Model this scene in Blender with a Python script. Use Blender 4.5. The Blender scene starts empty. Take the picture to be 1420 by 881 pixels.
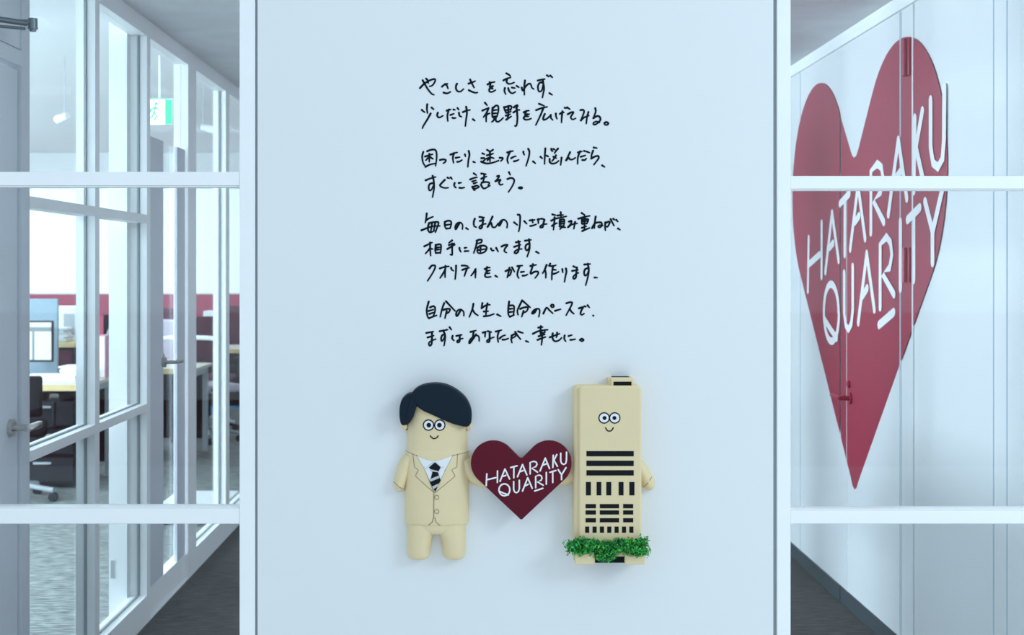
import bpy, bmesh, math, random
from mathutils import Vector, Matrix
random.seed(7)
PI = math.pi
C = bpy.context.scene.collection
S = bpy.context.scene

# ------------------------------------------------------------------ camera, light, exposure
EYE = 1.5            # camera height
F = 1900.0           # focal length in pixels of the 1420 px wide frame
VX, VY = 664.0, 372.0
cam_d = bpy.data.cameras.new('camera'); cam = bpy.data.objects.new('camera', cam_d); C.objects.link(cam)
cam.location = (0, 0, EYE); cam.rotation_euler = (PI / 2, 0, 0)
cam_d.sensor_width = 36.0; cam_d.lens = 36.0 * F / 1420
cam_d.shift_x = (710 - VX) / 1420; cam_d.shift_y = -(440.5 - VY) / 1420
cam_d.clip_start = 0.05; cam_d.clip_end = 100
cam_d.dof.use_dof = True; cam_d.dof.focus_distance = 3.62; cam_d.dof.aperture_fstop = 6.3
S.camera = cam

S.view_settings.view_transform = 'Standard'; S.view_settings.look = 'None'
S.view_settings.gamma = 1.0; S.view_settings.use_curve_mapping = False
S.view_settings.exposure = 0.0

w = bpy.data.worlds.new('sky'); S.world = w; w.use_nodes = True
w.node_tree.nodes['Background'].inputs[0].default_value = (0.68, 0.86, 1.0, 1)
w.node_tree.nodes['Background'].inputs[1].default_value = 1.02

COOL = (0.71, 0.865, 1.0)
def area(name, loc, rot, sx, sy, power, col=COOL):
    d = bpy.data.lights.new(name, 'AREA'); d.shape = 'RECTANGLE'; d.size = sx; d.size_y = sy
    d.energy = power; d.color = col
    o = bpy.data.objects.new(name, d); C.objects.link(o); o.location = loc; o.rotation_euler = rot
    return o
# the lobby lies open to an overcast sky behind and above the camera
# flat ceiling lamps of corridor and office; daylight through the office windows on the left
area('lobby_key_light', (4.4, 0.4, 3.6), (math.radians(50), 0, math.radians(52)), 1.6, 1.6, 95)  # tilted key light added out of view, darkens the figures' left sides
area('corridor_ceiling_lamp', (0.15, 6.4, 2.54), (0, 0, 0), 0.3, 4.0, 9)
for ly, lw, lh, lp in ((4.75, 1.0, 0.5, 460), (8.2, 3.0, 1.3, 255), (12.4, 3.0, 1.3, 170)):
    area('office_daylight', (-7.4, ly, 1.75), (PI / 2, 0, -PI / 2), lw, lh, lp)
for i, (lx, ly) in enumerate([(-3.0, 7.6), (-3.0, 10.6), (-3.0, 13.6), (-5.4, 8.6), (-5.4, 12.2)]):
    area('office_ceiling_lamp', (lx, ly, 2.88), (0, 0, 0), 1.2, 0.6, 24)

area('office_near_fill', (-2.7, 4.7, 2.53), (0, 0, 0), 1.2, 0.6, 30)  # fill light added to brighten the post reveals and near office
# ------------------------------------------------------------------ materials
def mat(name, col, rough=0.5, metal=0.0, spec=0.5, noise=0.0, scale=30.0, stretch=(1, 1, 1), bump=0.0, emit=None, estr=0.0):
    m = bpy.data.materials.new(name); m.use_nodes = True
    nt = m.node_tree; b = nt.nodes['Principled BSDF']
    b.inputs['Base Color'].default_value = (*col, 1); b.inputs['Roughness'].default_value = rough
    b.inputs['Metallic'].default_value = metal; b.inputs['Specular IOR Level'].default_value = spec
    if emit:
        b.inputs['Emission Color'].default_value = (*emit, 1); b.inputs['Emission Strength'].default_value = estr
    if noise or bump:
        tc = nt.nodes.new('ShaderNodeTexCoord'); mp = nt.nodes.new('ShaderNodeMapping')
        mp.inputs['Scale'].default_value = stretch
        nz = nt.nodes.new('ShaderNodeTexNoise'); nz.inputs['Scale'].default_value = scale; nz.inputs['Detail'].default_value = 5
        nt.links.new(tc.outputs['Object'], mp.inputs[0]); nt.links.new(mp.outputs[0], nz.inputs['Vector'])
        if noise:
            r = nt.nodes.new('ShaderNodeValToRGB')
            r.color_ramp.elements[0].position = 0.36; r.color_ramp.elements[1].position = 0.64
            r.color_ramp.elements[0].color = (*[c * (1 - noise) for c in col], 1)
            r.color_ramp.elements[1].color = (*[min(1, c * (1 + noise)) for c in col], 1)
            nt.links.new(nz.outputs['Fac'], r.inputs[0]); nt.links.new(r.outputs[0], b.inputs['Base Color'])
        if bump:
            bp = nt.nodes.new('ShaderNodeBump'); bp.inputs['Strength'].default_value = bump; bp.inputs['Distance'].default_value = 0.01
            nt.links.new(nz.outputs['Fac'], bp.inputs['Height']); nt.links.new(bp.outputs[0], b.inputs['Normal'])
    return m
def glass_mat(name, tint, ior=1.5, rough=0.0):
    m = bpy.data.materials.new(name); m.use_nodes = True; nt = m.node_tree
    nt.nodes.remove(nt.nodes['Principled BSDF'])
    t = nt.nodes.new('ShaderNodeBsdfTransparent'); t.inputs[0].default_value = (*tint, 1)
    g = nt.nodes.new('ShaderNodeBsdfGlossy'); g.inputs['Roughness'].default_value = rough
    fr = nt.nodes.new('ShaderNodeFresnel')
    ge = nt.nodes.new('ShaderNodeNewGeometry'); ma = nt.nodes.new('ShaderNodeMath'); ma.operation = 'MULTIPLY_ADD'   # same reflectance from both faces of a pane
    ma.inputs[1].default_value = 1 / ior - ior; ma.inputs[2].default_value = ior
    nt.links.new(ge.outputs['Backfacing'], ma.inputs[0]); nt.links.new(ma.outputs[0], fr.inputs[0])
    mx = nt.nodes.new('ShaderNodeMixShader')
    nt.links.new(fr.outputs[0], mx.inputs[0]); nt.links.new(t.outputs[0], mx.inputs[1]); nt.links.new(g.outputs[0], mx.inputs[2])
    nt.links.new(mx.outputs[0], nt.nodes['Material Output'].inputs[0])
    return m
M = dict(
    panel=mat('white_film', (0.80, 0.81, 0.81), 0.42, noise=0.006, scale=2.0),
    frame=mat('white_aluminium', (0.92, 0.925, 0.925), 0.38, noise=0.01, scale=8),
    gasket=mat('grey_gasket', (0.30, 0.34, 0.36), 0.6),
    glass=glass_mat('clear_glass', (0.965, 0.985, 0.985), 1.38),
    pglass=glass_mat('partition_glass', (0.975, 0.99, 0.99), 1.11),
    ink=mat('black_ink', (0.004, 0.010, 0.016), 0.6, spec=0.08),
    beige=mat('beige_vinyl', (0.79, 0.635, 0.375), 0.55, noise=0.012, scale=14),
    beige_line=mat('beige_seam', (0.27, 0.215, 0.125), 0.7),
    hair=mat('navy_vinyl', (0.008, 0.017, 0.028), 0.55, spec=0.12),
    white=mat('white_vinyl', (0.82, 0.82, 0.82), 0.5),
    black=mat('black_vinyl', (0.008, 0.011, 0.014), 0.55, spec=0.1),
    tie_grey=mat('tie_grey', (0.52, 0.52, 0.50), 0.6),
    red=mat('burgundy_vinyl', (0.112, 0.009, 0.021), 0.45, spec=0.12),
    wall_red=mat('red_wall_film', (0.37, 0.034, 0.066), 0.34),
    letter=mat('white_lettering', (0.86, 0.84, 0.84), 0.5),
    wallw=mat('white_satin_wall', (0.84, 0.85, 0.86), 0.22, noise=0.006, scale=3),
    paint=mat('white_paint', (0.82, 0.83, 0.83), 0.7, noise=0.01, scale=5),
    ceil=mat('ceiling_board', (0.80, 0.79, 0.81), 0.85, noise=0.04, scale=6),
    door=mat('grey_door', (0.62, 0.64, 0.69), 0.45, noise=0.01, scale=6),
    skirt=mat('dark_skirting', (0.02, 0.035, 0.045), 0.45, noise=0.1, scale=20),
    carpet=mat('dark_carpet', (0.034, 0.029, 0.028), 0.95, noise=0.75, scale=16, stretch=(1, 3.5, 1), bump=0.6),
    ocarpet=mat('office_carpet', (0.20, 0.215, 0.205), 0.95, noise=0.6, scale=13, stretch=(1, 4.5, 1), bump=0.6),
    bounce=mat('pale_bounce_floor', (0.86, 0.86, 0.85), 0.6, noise=0.05, scale=3),  # lobby floor tone set pale to throw light up at the panel
    dado=mat('red_brown_dado', (0.28, 0.085, 0.085), 0.6, noise=0.1, scale=4),
    wood=mat('pale_wood_edge', (0.72, 0.55, 0.27), 0.5, noise=0.06, scale=18, stretch=(1, 8, 8)),
    dtop=mat('desk_top', (0.74, 0.68, 0.56), 0.5, noise=0.03, scale=14),
    dark=mat('dark_fabric', (0.010, 0.006, 0.009), 0.8, spec=0.15, noise=0.3, scale=60),
    plum=mat('plum_fabric', (0.10, 0.018, 0.038), 0.8, noise=0.2, scale=60),
    lilac=mat('pale_mesh', (0.60, 0.52, 0.60), 0.7, noise=0.06, scale=60),
    dplast=mat('dark_plastic', (0.014, 0.013, 0.018), 0.5, spec=0.25),
    gplast=mat('grey_plastic', (0.42, 0.45, 0.47), 0.5),
    wplast=mat('white_plastic', (0.84, 0.85, 0.86), 0.4),
    paper=mat('paper', (0.86, 0.86, 0.84), 0.8, noise=0.03, scale=40),
    pink=mat('pink_card', (0.72, 0.36, 0.46), 0.7),
    blue=mat('blue_plastic', (0.05, 0.36, 0.72), 0.45),
    screenf=mat('blue_grey_felt', (0.27, 0.36, 0.42), 0.9, noise=0.05, scale=80),
    steel=mat('brushed_steel', (0.55, 0.53, 0.50), 0.28, metal=1.0),
    darksteel=mat('dark_steel', (0.16, 0.20, 0.22), 0.35, metal=0.8),
    officered=mat('red_wall_paint', (0.48, 0.07, 0.13), 0.7, noise=0.04, scale=4),
    blind=mat('lit_blind', (0.8, 0.85, 0.88), 0.8, emit=(0.80, 0.94, 1.0), estr=0.62),
    screen=mat('lit_screen', (0.1, 0.1, 0.1), 0.3, emit=(0.88, 0.97, 1.0), estr=1.1),
    screen_bar=mat('lit_screen_teal', (0.1, 0.1, 0.1), 0.3, emit=(0.25, 0.42, 0.47), estr=0.6),
    exit_w=mat('lit_exit_white', (0.8, 0.8, 0.8), 0.4, emit=(0.93, 1.0, 0.97), estr=2.2),
    exit_g=mat('lit_exit_green', (0.02, 0.4, 0.2), 0.4, emit=(0.05, 0.80, 0.33), estr=1.1),
    leaf_a=mat('leaf_green', (0.035, 0.40, 0.06), 0.5, noise=0.4, scale=60),
    leaf_b=mat('leaf_dark', (0.010, 0.16, 0.045), 0.5, noise=0.3, scale=60),
    leaf_c=mat('leaf_light', (0.13, 0.62, 0.07), 0.5, noise=0.3, scale=60),
)

# ------------------------------------------------------------------ helpers
def link(name, bm, mats, parent=None, smooth=False, recalc=True):
    if recalc: bmesh.ops.recalc_face_normals(bm, faces=bm.faces[:])
    me = bpy.data.meshes.new(name)
    if smooth:
        for f in bm.faces: f.smooth = True
    bm.to_mesh(me); bm.free()
    if smooth: me.set_sharp_from_angle(angle=math.radians(42))
    for m in (mats if isinstance(mats, (list, tuple)) else [mats]): me.materials.append(m)
    o = bpy.data.objects.new(name, me); C.objects.link(o)
    if parent: o.parent = parent
    return o
def tag(o, label, cat, group=None):
    o['label'] = label; o['category'] = cat
    if group: o['group'] = group
    return o
def struct(o, label=None, cat=None):
    o['kind'] = 'structure'
    if label: o['label'] = label; o['category'] = cat
    return o
def thing(name, label, cat, loc=(0, 0, 0), rz=0, group=None):
    o = bpy.data.objects.new(name, None); C.objects.link(o)
    o.location = loc; o.rotation_euler = (0, 0, rz); o.empty_display_size = 0.05
    return tag(o, label, cat, group)
def root(name, label, cat):
    o = bpy.data.objects.new(name, None); C.objects.link(o); o.empty_display_size = 0.05
    return struct(o, label, cat)
def copy_tree(o, parent=None):
    c = o.copy(); C.objects.link(c); c.parent = parent
    for ch in o.children: copy_tree(ch, c)
    return c
def box(bm, x0, x1, y0, y1, z0, z1, bev=0.0, mi=0, seg=2):
    r = bmesh.ops.create_cube(bm, size=1.0)
    vs = r['verts']
    bmesh.ops.scale(bm, vec=(abs(x1 - x0), abs(y1 - y0), abs(z1 - z0)), verts=vs)
    bmesh.ops.translate(bm, vec=((x0 + x1) / 2, (y0 + y1) / 2, (z0 + z1) / 2), verts=vs)
    fs = {f for v in vs for f in v.link_faces}
    for f in fs: f.material_index = mi
    if bev:
        es = list({e for v in vs for e in v.link_edges})
        bmesh.ops.bevel(bm, geom=es, offset=bev, segments=seg, affect='EDGES', profile=0.5, clamp_overlap=True)
    return vs
def boxes(*args, bev=0.0):
    bm = bmesh.new()
    for a in args: box(bm, *a, bev=bev)
    return bm
def cyl(bm, p, q, r, r2=None, n=16, mi=0):
    p, q = Vector(p), Vector(q); d = q - p
    if r2 is None: r2 = r
    res = bmesh.ops.create_cone(bm, cap_ends=True, segments=n, radius1=r, radius2=r2, depth=d.length)
    rot = Vector((0, 0, 1)).rotation_difference(d.normalized()).to_matrix().to_4x4()
    bmesh.ops.transform(bm, matrix=Matrix.Translation((p + q) / 2) @ rot, verts=res['verts'])
    for f in {f for v in res['verts'] for f in v.link_faces}: f.material_index = mi
    return res['verts']
def tube(bm, pts, r, n=10, mi=0):
    pts = [Vector(p) for p in pts]
    rings = []
    up = None
    for i, p in enumerate(pts):
        t = (pts[min(i + 1, len(pts) - 1)] - pts[max(i - 1, 0)]).normalized()
        if up is None:
            up = t.orthogonal().normalized()
        else:
            up = (up - t * up.dot(t)).normalized()
        s = t.cross(up)
        rings.append([bm.verts.new(p + (up * math.cos(a) + s * math.sin(a)) * r) for a in [2 * PI * k / n for k in range(n)]])
    for a, b in zip(rings, rings[1:]):
        for k in range(n):
            f = bm.faces.new((a[k], a[(k + 1) % n], b[(k + 1) % n], b[k])); f.material_index = mi
    for rg in (rings[0], rings[-1]):
        f = bm.faces.new(rg); f.material_index = mi
def smooth_path(pts, n=5):
    if len(pts) < 3: return [tuple(p) for p in pts]
    out = []
    P = [pts[0]] + list(pts) + [pts[-1]]
    for i in range(1, len(P) - 2):
        p0, p1, p2, p3 = P[i - 1], P[i], P[i + 1], P[i + 2]
        for k in range(n):
            t = k / n
            out.append(tuple(0.5 * ((2 * b) + (-a + c) * t + (2 * a - 5 * b + 4 * c - d) * t * t + (-a + 3 * b - 3 * c + d) * t ** 3)
                             for a, b, c, d in zip(p0, p1, p2, p3)))
    out.append(tuple(pts[-1]))
    return out
def poly_ribbon(pts, wd, taper=False):
    """2D outline pieces (list of quads/fans) of a round-capped pen stroke"""
    quads = []; n = len(pts)
    L, R = [], []
    for i, p in enumerate(pts):
        a = pts[max(i - 1, 0)]; b = pts[min(i + 1, n - 1)]
        dx, dy = b[0] - a[0], b[1] - a[1]; l = math.hypot(dx, dy) or 1e-6
        h = wd / 2
        if taper:
            t = i / max(1, n - 1); h *= (1.12 - 0.34 * t)
        nx, ny = -dy / l * h, dx / l * h
        L.append((p[0] + nx, p[1] + ny)); R.append((p[0] - nx, p[1] - ny))
    for i in range(n - 1): quads.append([L[i], L[i + 1], R[i + 1], R[i]])
    for p, q, sgn in ((pts[0], pts[1], -1), (pts[-1], pts[-2], -1)):
        h = wd / 2 * ((1.12 if p is pts[0] else 0.78) if taper else 1)
        ang = math.atan2(p[1] - q[1], p[0] - q[0])
        quads.append([(p[0] + math.cos(ang + a) * h, p[1] + math.sin(ang + a) * h) for a in [(-PI / 2) + PI * k / 6 for k in range(7)]])
    return quads
def sharp_ribbon(pts, wd):
    """straight pen segments with round joins (for the geometric lettering)"""
    qs = []
    for a, b in zip(pts, pts[1:]): qs += poly_ribbon([a, b], wd)
    return qs
def add_flat(bm, quads, f3, h, mi=0, step=0.00002):
    for n, q in enumerate(quads):
        vs = [bm.verts.new(f3(u, v, h + step * (n % 24))) for u, v in q]
        try:
            f = bm.faces.new(vs); f.material_index = mi
        except ValueError: pass
def patch(bm, pts, f3, hfun, eps, cuts=4, mi=0, skirt=0.0):
    """polygon laid on a curved front: filled, subdivided, then seated on the surface"""
    t = bmesh.new()
    vs = [t.verts.new((u, v, 0)) for u, v in pts]
    t.faces.new(vs)
    bmesh.ops.triangulate(t, faces=t.faces[:])
    bmesh.ops.subdivide_edges(t, edges=t.edges[:], cuts=cuts, use_grid_fill=True)
    mp = {}
    for v in t.verts: mp[v] = bm.verts.new(f3(v.co.x, v.co.y, hfun(v.co.x, v.co.y) + eps))
    for f in t.faces:
        g = bm.faces.new([mp[v] for v in f.verts]); g.material_index = mi
    t.free()
def circle(cx, cy, r, n=28, ry=None): return [(cx + r * math.cos(2 * PI * k / n), cy + (ry or r) * math.sin(2 * PI * k / n)) for k in range(n)]
def rrect(x0, x1, y0, y1, r, n=5):
    out = []
    for cx, cy, a0 in ((x1 - r, y0 + r, -90), (x1 - r, y1 - r, 0), (x0 + r, y1 - r, 90), (x0 + r, y0 + r, 180)):
        for k in range(n + 1):
            a = math.radians(a0 + 90 * k / n); out.append((cx + r * math.cos(a), cy + r * math.sin(a)))
    return out
def puff(bm, out, f3, d0, d1, r, pxm, steps=6, mi=0):
    """outline with a rounded front edge: stands d1 proud, edge radius r (drawing units)"""
    n = len(out)
    ar = sum(out[i][0] * out[(i + 1) % n][1] - out[(i + 1) % n][0] * out[i][1] for i in range(n))
    if ar < 0: out = out[::-1]
    nor = []
    for i in range(n):
        a, b, c = out[i - 1], out[i], out[(i + 1) % n]
        e1 = Vector((b[0] - a[0], b[1] - a[1])).normalized(); e2 = Vector((c[0] - b[0], c[1] - b[1])).normalized()
        m = Vector((-(e1.y + e2.y), e1.x + e2.x))
        m = m.normalized() if m.length > 1e-6 else Vector((-e1.y, e1.x))
        k = max(0.45, m.dot(Vector((-e1.y, e1.x)))); nor.append(m / k)
    rd = min(r * pxm, d1 - d0)
    loops = [[(p, d0) for p in out]]
    for s in range(steps + 1):
        a = PI / 2 * s / steps
        ins = r * (1 - math.cos(a)); dep = d1 - rd + rd * math.sin(a)
        loops.append([((p[0] + m.x * ins, p[1] + m.y * ins), dep) for p, m in zip(out, nor)])
    vl = [[bm.verts.new(f3(p[0], p[1], d)) for p, d in lp] for lp in loops]
    for a, b in zip(vl, vl[1:]):
        for i in range(n):
            f = bm.faces.new((a[i], a[(i + 1) % n], b[(i + 1) % n], b[i])); f.material_index = mi
    f = bm.faces.new(vl[-1]); f.material_index = mi
    f = bm.faces.new(vl[0][::-1]); f.material_index = mi
class Loft:
    """stack of half-oval sections (v, left u, right u, depth): flat back, round front"""
    def __init__(s, rows, e=2.0): s.rows = rows; s.e = e
    def at(s, v):
        r = s.rows
        if v <= r[0][0]: return r[0][1:]
        for a, b in zip(r, r[1:]):
            if a[0] <= v <= b[0]:
                t = (v - a[0]) / (b[0] - a[0] or 1); return [x + (y - x) * t for x, y in zip(a[1:], b[1:])]
        return r[-1][1:]
    def h(s, u, v):
        l, rr, d = s.at(v); c, a = (l + rr) / 2, (rr - l) / 2
        q = min(1, abs(u - c) / a); return d * (1 - q ** s.e) ** (1 / s.e)
    def build(s, bm, f3, base=0.0, n=28, mi=0):
        rings = []
        for v, l, r, d in s.rows:
            c, a = (l + r) / 2, (r - l) / 2; rg = []
            for k in range(n + 1):
                t = PI * k / n; ct, st = math.cos(t), math.sin(t)
                rg.append(bm.verts.new(f3(c - a * math.copysign(abs(ct) ** (2 / s.e), ct), v, base + d * max(0, st) ** (2 / s.e))))
            rings.append(rg)
        for a, b in zip(rings, rings[1:]):
            for k in range(n): bm.faces.new((a[k], a[k + 1], b[k + 1], b[k])).material_index = mi
            bm.faces.new((a[0], b[0], b[n], a[n])).material_index = mi
        for rg in (rings[0], rings[-1]): bm.faces.new(rg).material_index = mi

# ------------------------------------------------------------------ setting: shell
YG = 3.65                      # front of the glazed screen
XL, XR = -1.40, 1.633          # corridor sides
ZC = 2.55
def slab(name, label, m, *b, bev=0.0): return struct(link(name, boxes(b, bev=bev), m), label, name.split('_')[0])
slab('floor', 'dark grey carpet floor of the corridor and lobby', M['carpet'], -4.2, 4.2, YG, 15.8, -0.10, 0.0)
slab('floor_lobby', 'pale stone floor of the lobby on the camera side, whitened to light the panel', M['bounce'], -4.2, 4.2, -3.2, YG, -0.10, 0.0)
slab('floor_office', 'grey green carpet floor of the office behind the glass partition', M['ocarpet'], -7.7, XL - 0.036, YG + 0.09, 16.8, -0.04, 0.004)
slab('ceiling', 'grey ceiling over the corridor behind the screen', M['ceil'], XL - 0.08, XR + 0.2, YG, 15.8, ZC, ZC + 0.5)
slab('ceiling_office', 'pale ceiling of the office beyond the partition', M['paint'], -7.7, XL - 0.08, 5.7, 16.8, 2.90, 3.0)
slab('ceiling_soffit', 'lowered ceiling strip at the near end of the office', M['paint'], -7.7, XL - 0.08, YG + 0.09, 5.7, ZC, 3.0)
slab('wall_right', 'white satin corridor wall that carries the large red heart', M['wallw'], XR, XR + 0.12, YG + 0.07, 15.8, 0.0, ZC)
slab('wall_back', 'white wall closing the far end of the corridor', M['paint'], XL, XR, 15.6, 15.8, 0, ZC)
slab('wall_office_side', 'white wall hiding the far stretch of the office side', M['paint'], XL - 0.07, XL, 13.26, 16.8, 0, 2.9)
slab('wall_office_left', 'white office wall under and over the window strip', M['paint'], -7.8, -7.6, YG, 16.8, 0, 3.0)
slab('wall_office_far', 'red painted lower wall at the far end of the office', M['officered'], -7.7, XL, 16.6, 16.8, 0, 1.185)
slab('wall_office_upper', 'white wall strip above the far office windows', M['paint'], -7.7, XL, 16.6, 16.8, 2.46, 3.0)
slab('wall_lobby_front_left', 'white wall beside the screen on its left', M['paint'], -7.7, XL - 0.08, YG, YG + 0.09, 0, 2.9)
slab('wall_lobby_front_right', 'white wall beside the screen on its right', M['paint'], XR + 0.02, 4.3, YG, YG + 0.07, 0, 2.7)
slab('wall_lobby_low', 'red brown low wall behind the camera', M['dado'], -4.2, 4.2, -3.2, -3.0, 0, 1.16)
# far office windows: a strip of daylit blinds, one per window
edges = [-7.6, -6.0, -4.4, -2.8, -1.45]
for i, (a, b) in enumerate(zip(edges, edges[1:])):
    r = root('window_%d' % (10 + i), 'daylit white blind window at the far office end, %s' % ('leftmost of four', 'second of four from the left', 'third of four from the left', 'rightmost of four')[i], 'window')
    link('blind', boxes((a + 0.012, b - 0.012, 16.60, 16.64, 1.185, 2.46)), M['blind'], r)
    link('window_frame', boxes((a, a + 0.02, 16.585, 16.66, 1.185, 2.46), (b - 0.02, b, 16.585, 16.66, 1.185, 2.46),
                               (a, b, 16.585, 16.66, 1.185, 1.205)), M['frame'], r)

# right wall: cornice, skirting, the flush door and the wall joints
slab('trim_1', 'white cornice strip along the top of the right wall', M['frame'], XR - 0.012, XR, YG + 0.08, 15.6, ZC - 0.055, ZC)
slab('baseboard_right', 'dark skirting along the foot of the right wall', M['skirt'], XR - 0.008, XR, 6.17, 15.6, 0.0, 0.068)
slab('baseboard_right_near', 'dark green skirting under the flush door', M['skirt'], XR - 0.006, XR, YG + 0.08, 6.165, 0.0, 0.068)
joint = mat('wall_joint', (0.50, 0.58, 0.64), 0.6)
for i, y in enumerate((4.345, 4.235, 6.955)):
    slab('trim_%d' % (2 + i), ('thin vertical joint in the white wall, right of the red heart', 'thin vertical joint in the white wall nearest the right frame edge', 'thin vertical joint in the white wall at the left lobe of the red heart')[i], joint, XR - 0.0022, XR, y - 0.003, y + 0.003, 0.07, ZC - 0.056)
dr = root('door_1', 'flush white door in the right wall, crossed by the red heart', 'door')
link('door_leaf', boxes((XR - 0.004, XR, 5.305, 6.165, 0.072, ZC - 0.06)), M['wallw'], dr)
link('door_gap', boxes((XR - 0.0015, XR, 5.292, 5.305, 0.07, ZC - 0.058), (XR - 0.0015, XR, 6.165, 6.176, 0.07, ZC - 0.058)), joint, dr)
link('door_jamb', boxes((XR - 0.006, XR, 5.135, 5.150, 0.07, ZC - 0.058), (XR - 0.006, XR, 6.06, 6.066, 0.07, 1.9)), M['wallw'], dr)
for z0, z1 in ((2.230, 2.372), (1.446, 1.578)):
    bm = bmesh.new(); box(bm, XR - 0.012, XR, 5.165, 5.225, z0, z1, bev=0.002)
    cyl(bm, (XR - 0.016, 5.20, z0), (XR - 0.016, 5.20, z1), 0.012)
    hg = link('hinge', bm, M['wall_red'], dr, smooth=True); hg['label'] = 'dark red door hinge'
bm = bmesh.new(); cyl(bm, (XR - 0.012, 6.0, 0.93), (XR, 6.0, 0.93), 0.026, n=24)
cyl(bm, (XR - 0.055, 6.0, 0.93), (XR - 0.010, 6.0, 0.93), 0.010)
tube(bm, [(XR - 0.052, 6.0, 0.93), (XR - 0.056, 6.03, 0.932), (XR - 0.056, 6.12, 0.934)], 0.0095)
k = link('door_handle', bm, M['wall_red'], dr, smooth=True); k['label'] = 'dark red lever handle'
bm = bmesh.new(); cyl(bm, (XR - 0.014, 6.02, 0.99), (XR, 6.02, 0.99), 0.016, n=20); box(bm, XR - 0.016, XR - 0.013, 6.018, 6.022, 0.983, 0.997)
k = link('lock_cylinder', bm, M['wall_red'], dr, smooth=True); k['label'] = 'dark red keyhole rose'

# ------------------------------------------------------------------ setting: glazed office partition on the left
GX = XL - 0.036
def bay(num, y0, y1, post, rails, label):
    r = root('window_%d' % num, label, 'window')
    fr = [(XL - 0.07, XL, y0, y1, 0, 0.118), (XL - 0.07, XL, y0, y1, 2.48, ZC)]
    for z0, z1 in rails: fr.append((XL - 0.07, XL, y0, y1, z0, z1))
    link('frame_rails', boxes(*fr), M['frame'], r)
    bm = boxes((XL - 0.07, GX - 0.006, y1, y1 + post, 0.0, ZC), (GX + 0.006, XL, y1, y1 + post, 0.0, ZC),
               (GX - 0.006, GX + 0.006, y1 + 0.008, y1 + post - 0.008, 0.0, ZC))
    link('frame_post', bm, M['frame'], r)
    link('pane', boxes((GX - 0.003, GX + 0.003, y0, y1, 0.118, 2.48)), M['pglass'], r)
    bd = [(GX - 0.0045, GX + 0.0045, y1 - 0.006, y1 + 0.002, 0.118, 2.48), (GX - 0.005, GX + 0.005, y0, y1, 0.116, 0.124)]
    for z0, z1 in rails: bd += [(GX - 0.005, GX + 0.005, y0, y1, z1 - 0.002, z1 + 0.005)]
    link('glazing_bead', boxes(*bd), M['gasket'], r)
    return r
RL = ((0.895, 0.928), (1.69, 1.725))
bay(3, 4.283, 5.0, 0.057, RL, 'tall clear partition bay nearest the grey door')
bay(4, 5.057, 5.78, 0.06, RL, 'second clear partition bay from the grey door, with cross rails')
bay(5, 6.79, 7.58, 0.11, (), 'clear partition bay beyond the glass office door')
bay(6, 7.69, 8.6, 0.12, (), 'farthest clear partition bay at the edge of the screen')
for n_, y_ in ((7, 8.72), (8, 9.86), (9, 11.0), (21, 12.14)):
    bay(n_, y_, y_ + 1.02, 0.12, (), '%s partition bay past the edge of the screen along the corridor' % {7: 'first', 8: 'second', 9: 'third', 21: 'fourth'}[n_])
r = root('trim_9', 'broad white jamb standing just inside the office by the glass door', 'jamb')
link('jamb', boxes((XL - 0.150, XL - 0.074, 5.74, 5.80, 0, 2.55)), M['frame'], r)
link('strike_plate', boxes((XL - 0.142, XL - 0.128, 5.738, 5.741, 0.20, 0.275)), M['gplast'], r)
# glass office door with wide stiles, and its fixed head pane
r = root('door_2', 'glass office door with pale grey stiles and a lever handle', 'door')
link('bottom_rail', boxes((XL - 0.06, XL - 0.012, 5.845, 6.595, 0.012, 0.125)), M['frame'], r)
link('hinge_stile', boxes((XL - 0.05, XL - 0.012, 5.862, 6.135, 0.125, 2.07), bev=0.003), M['door'], r)
link('lock_stile', boxes((XL - 0.03, XL - 0.012, 6.42, 6.59, 0.125, 2.07), bev=0.003), M['door'], r)
link('pane', boxes((GX - 0.003, GX + 0.003, 6.135, 6.42, 0.125, 2.07)), M['pglass'], r)
bm = bmesh.new(); cyl(bm, (XL - 0.012, 6.12, 1.08), (XL + 0.002, 6.12, 1.08), 0.024, n=20)
cyl(bm, (XL, 6.12, 1.08), (XL + 0.045, 6.12, 1.08), 0.009); tube(bm, [(XL + 0.043, 6.115, 1.08), (XL + 0.048, 6.15, 1.08), (XL + 0.048, 6.23, 1.078)], 0.0095)
link('door_handle', bm, M['steel'], r, smooth=True)
r = root('window_22', 'door frame and clear head pane over the glass office door', 'window')
link('frame', boxes((XL - 0.07, XL, 6.60, 6.79, 0, ZC), (XL - 0.07, XL, 5.84, 6.60, 2.48, ZC), (XL - 0.07, XL, 5.84, 6.60, 0, 0.008)), M['frame'], r)
link('pane', boxes((GX - 0.003, GX + 0.003, 5.84, 6.60, 2.075, 2.48)), M['pglass'], r)
# near grey door with closer and lever
r = root('door_3', 'pale grey door at the left edge with a closer arm and steel lever', 'door')
link('door_leaf', boxes((XL - 0.05, XL - 0.010, 3.72, 4.19, 0.012, 2.105), bev=0.002), M['door'], r)
link('door_frame', boxes((XL - 0.07, XL, 4.196, 4.245, 0, ZC), (XL - 0.07, XL - 0.004, 4.249, 4.283, 0, ZC), (XL - 0.07, XL, YG + 0.09, 4.196, 2.118, 2.165),
                         (XL - 0.07, XL - 0.004, YG + 0.09, 4.196, 2.17, ZC)), M['door'], r)
bm = bmesh.new(); cyl(bm, (XL - 0.012, 4.118, 1.02), (XL + 0.003, 4.118, 1.02), 0.026, n=28)
cyl(bm, (XL, 4.118, 1.02), (XL + 0.050, 4.118, 1.02), 0.010)
box(bm, XL + 0.038, XL + 0.056, 4.105, 4.225, 1.008, 1.029, bev=0.004)
link('door_handle', bm, M['steel'], r, smooth=True)
bm = bmesh.new()
EL = Vector((-1.302, 4.0, 2.212))                 # elbow of the two arms, standing out from the door
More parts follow.
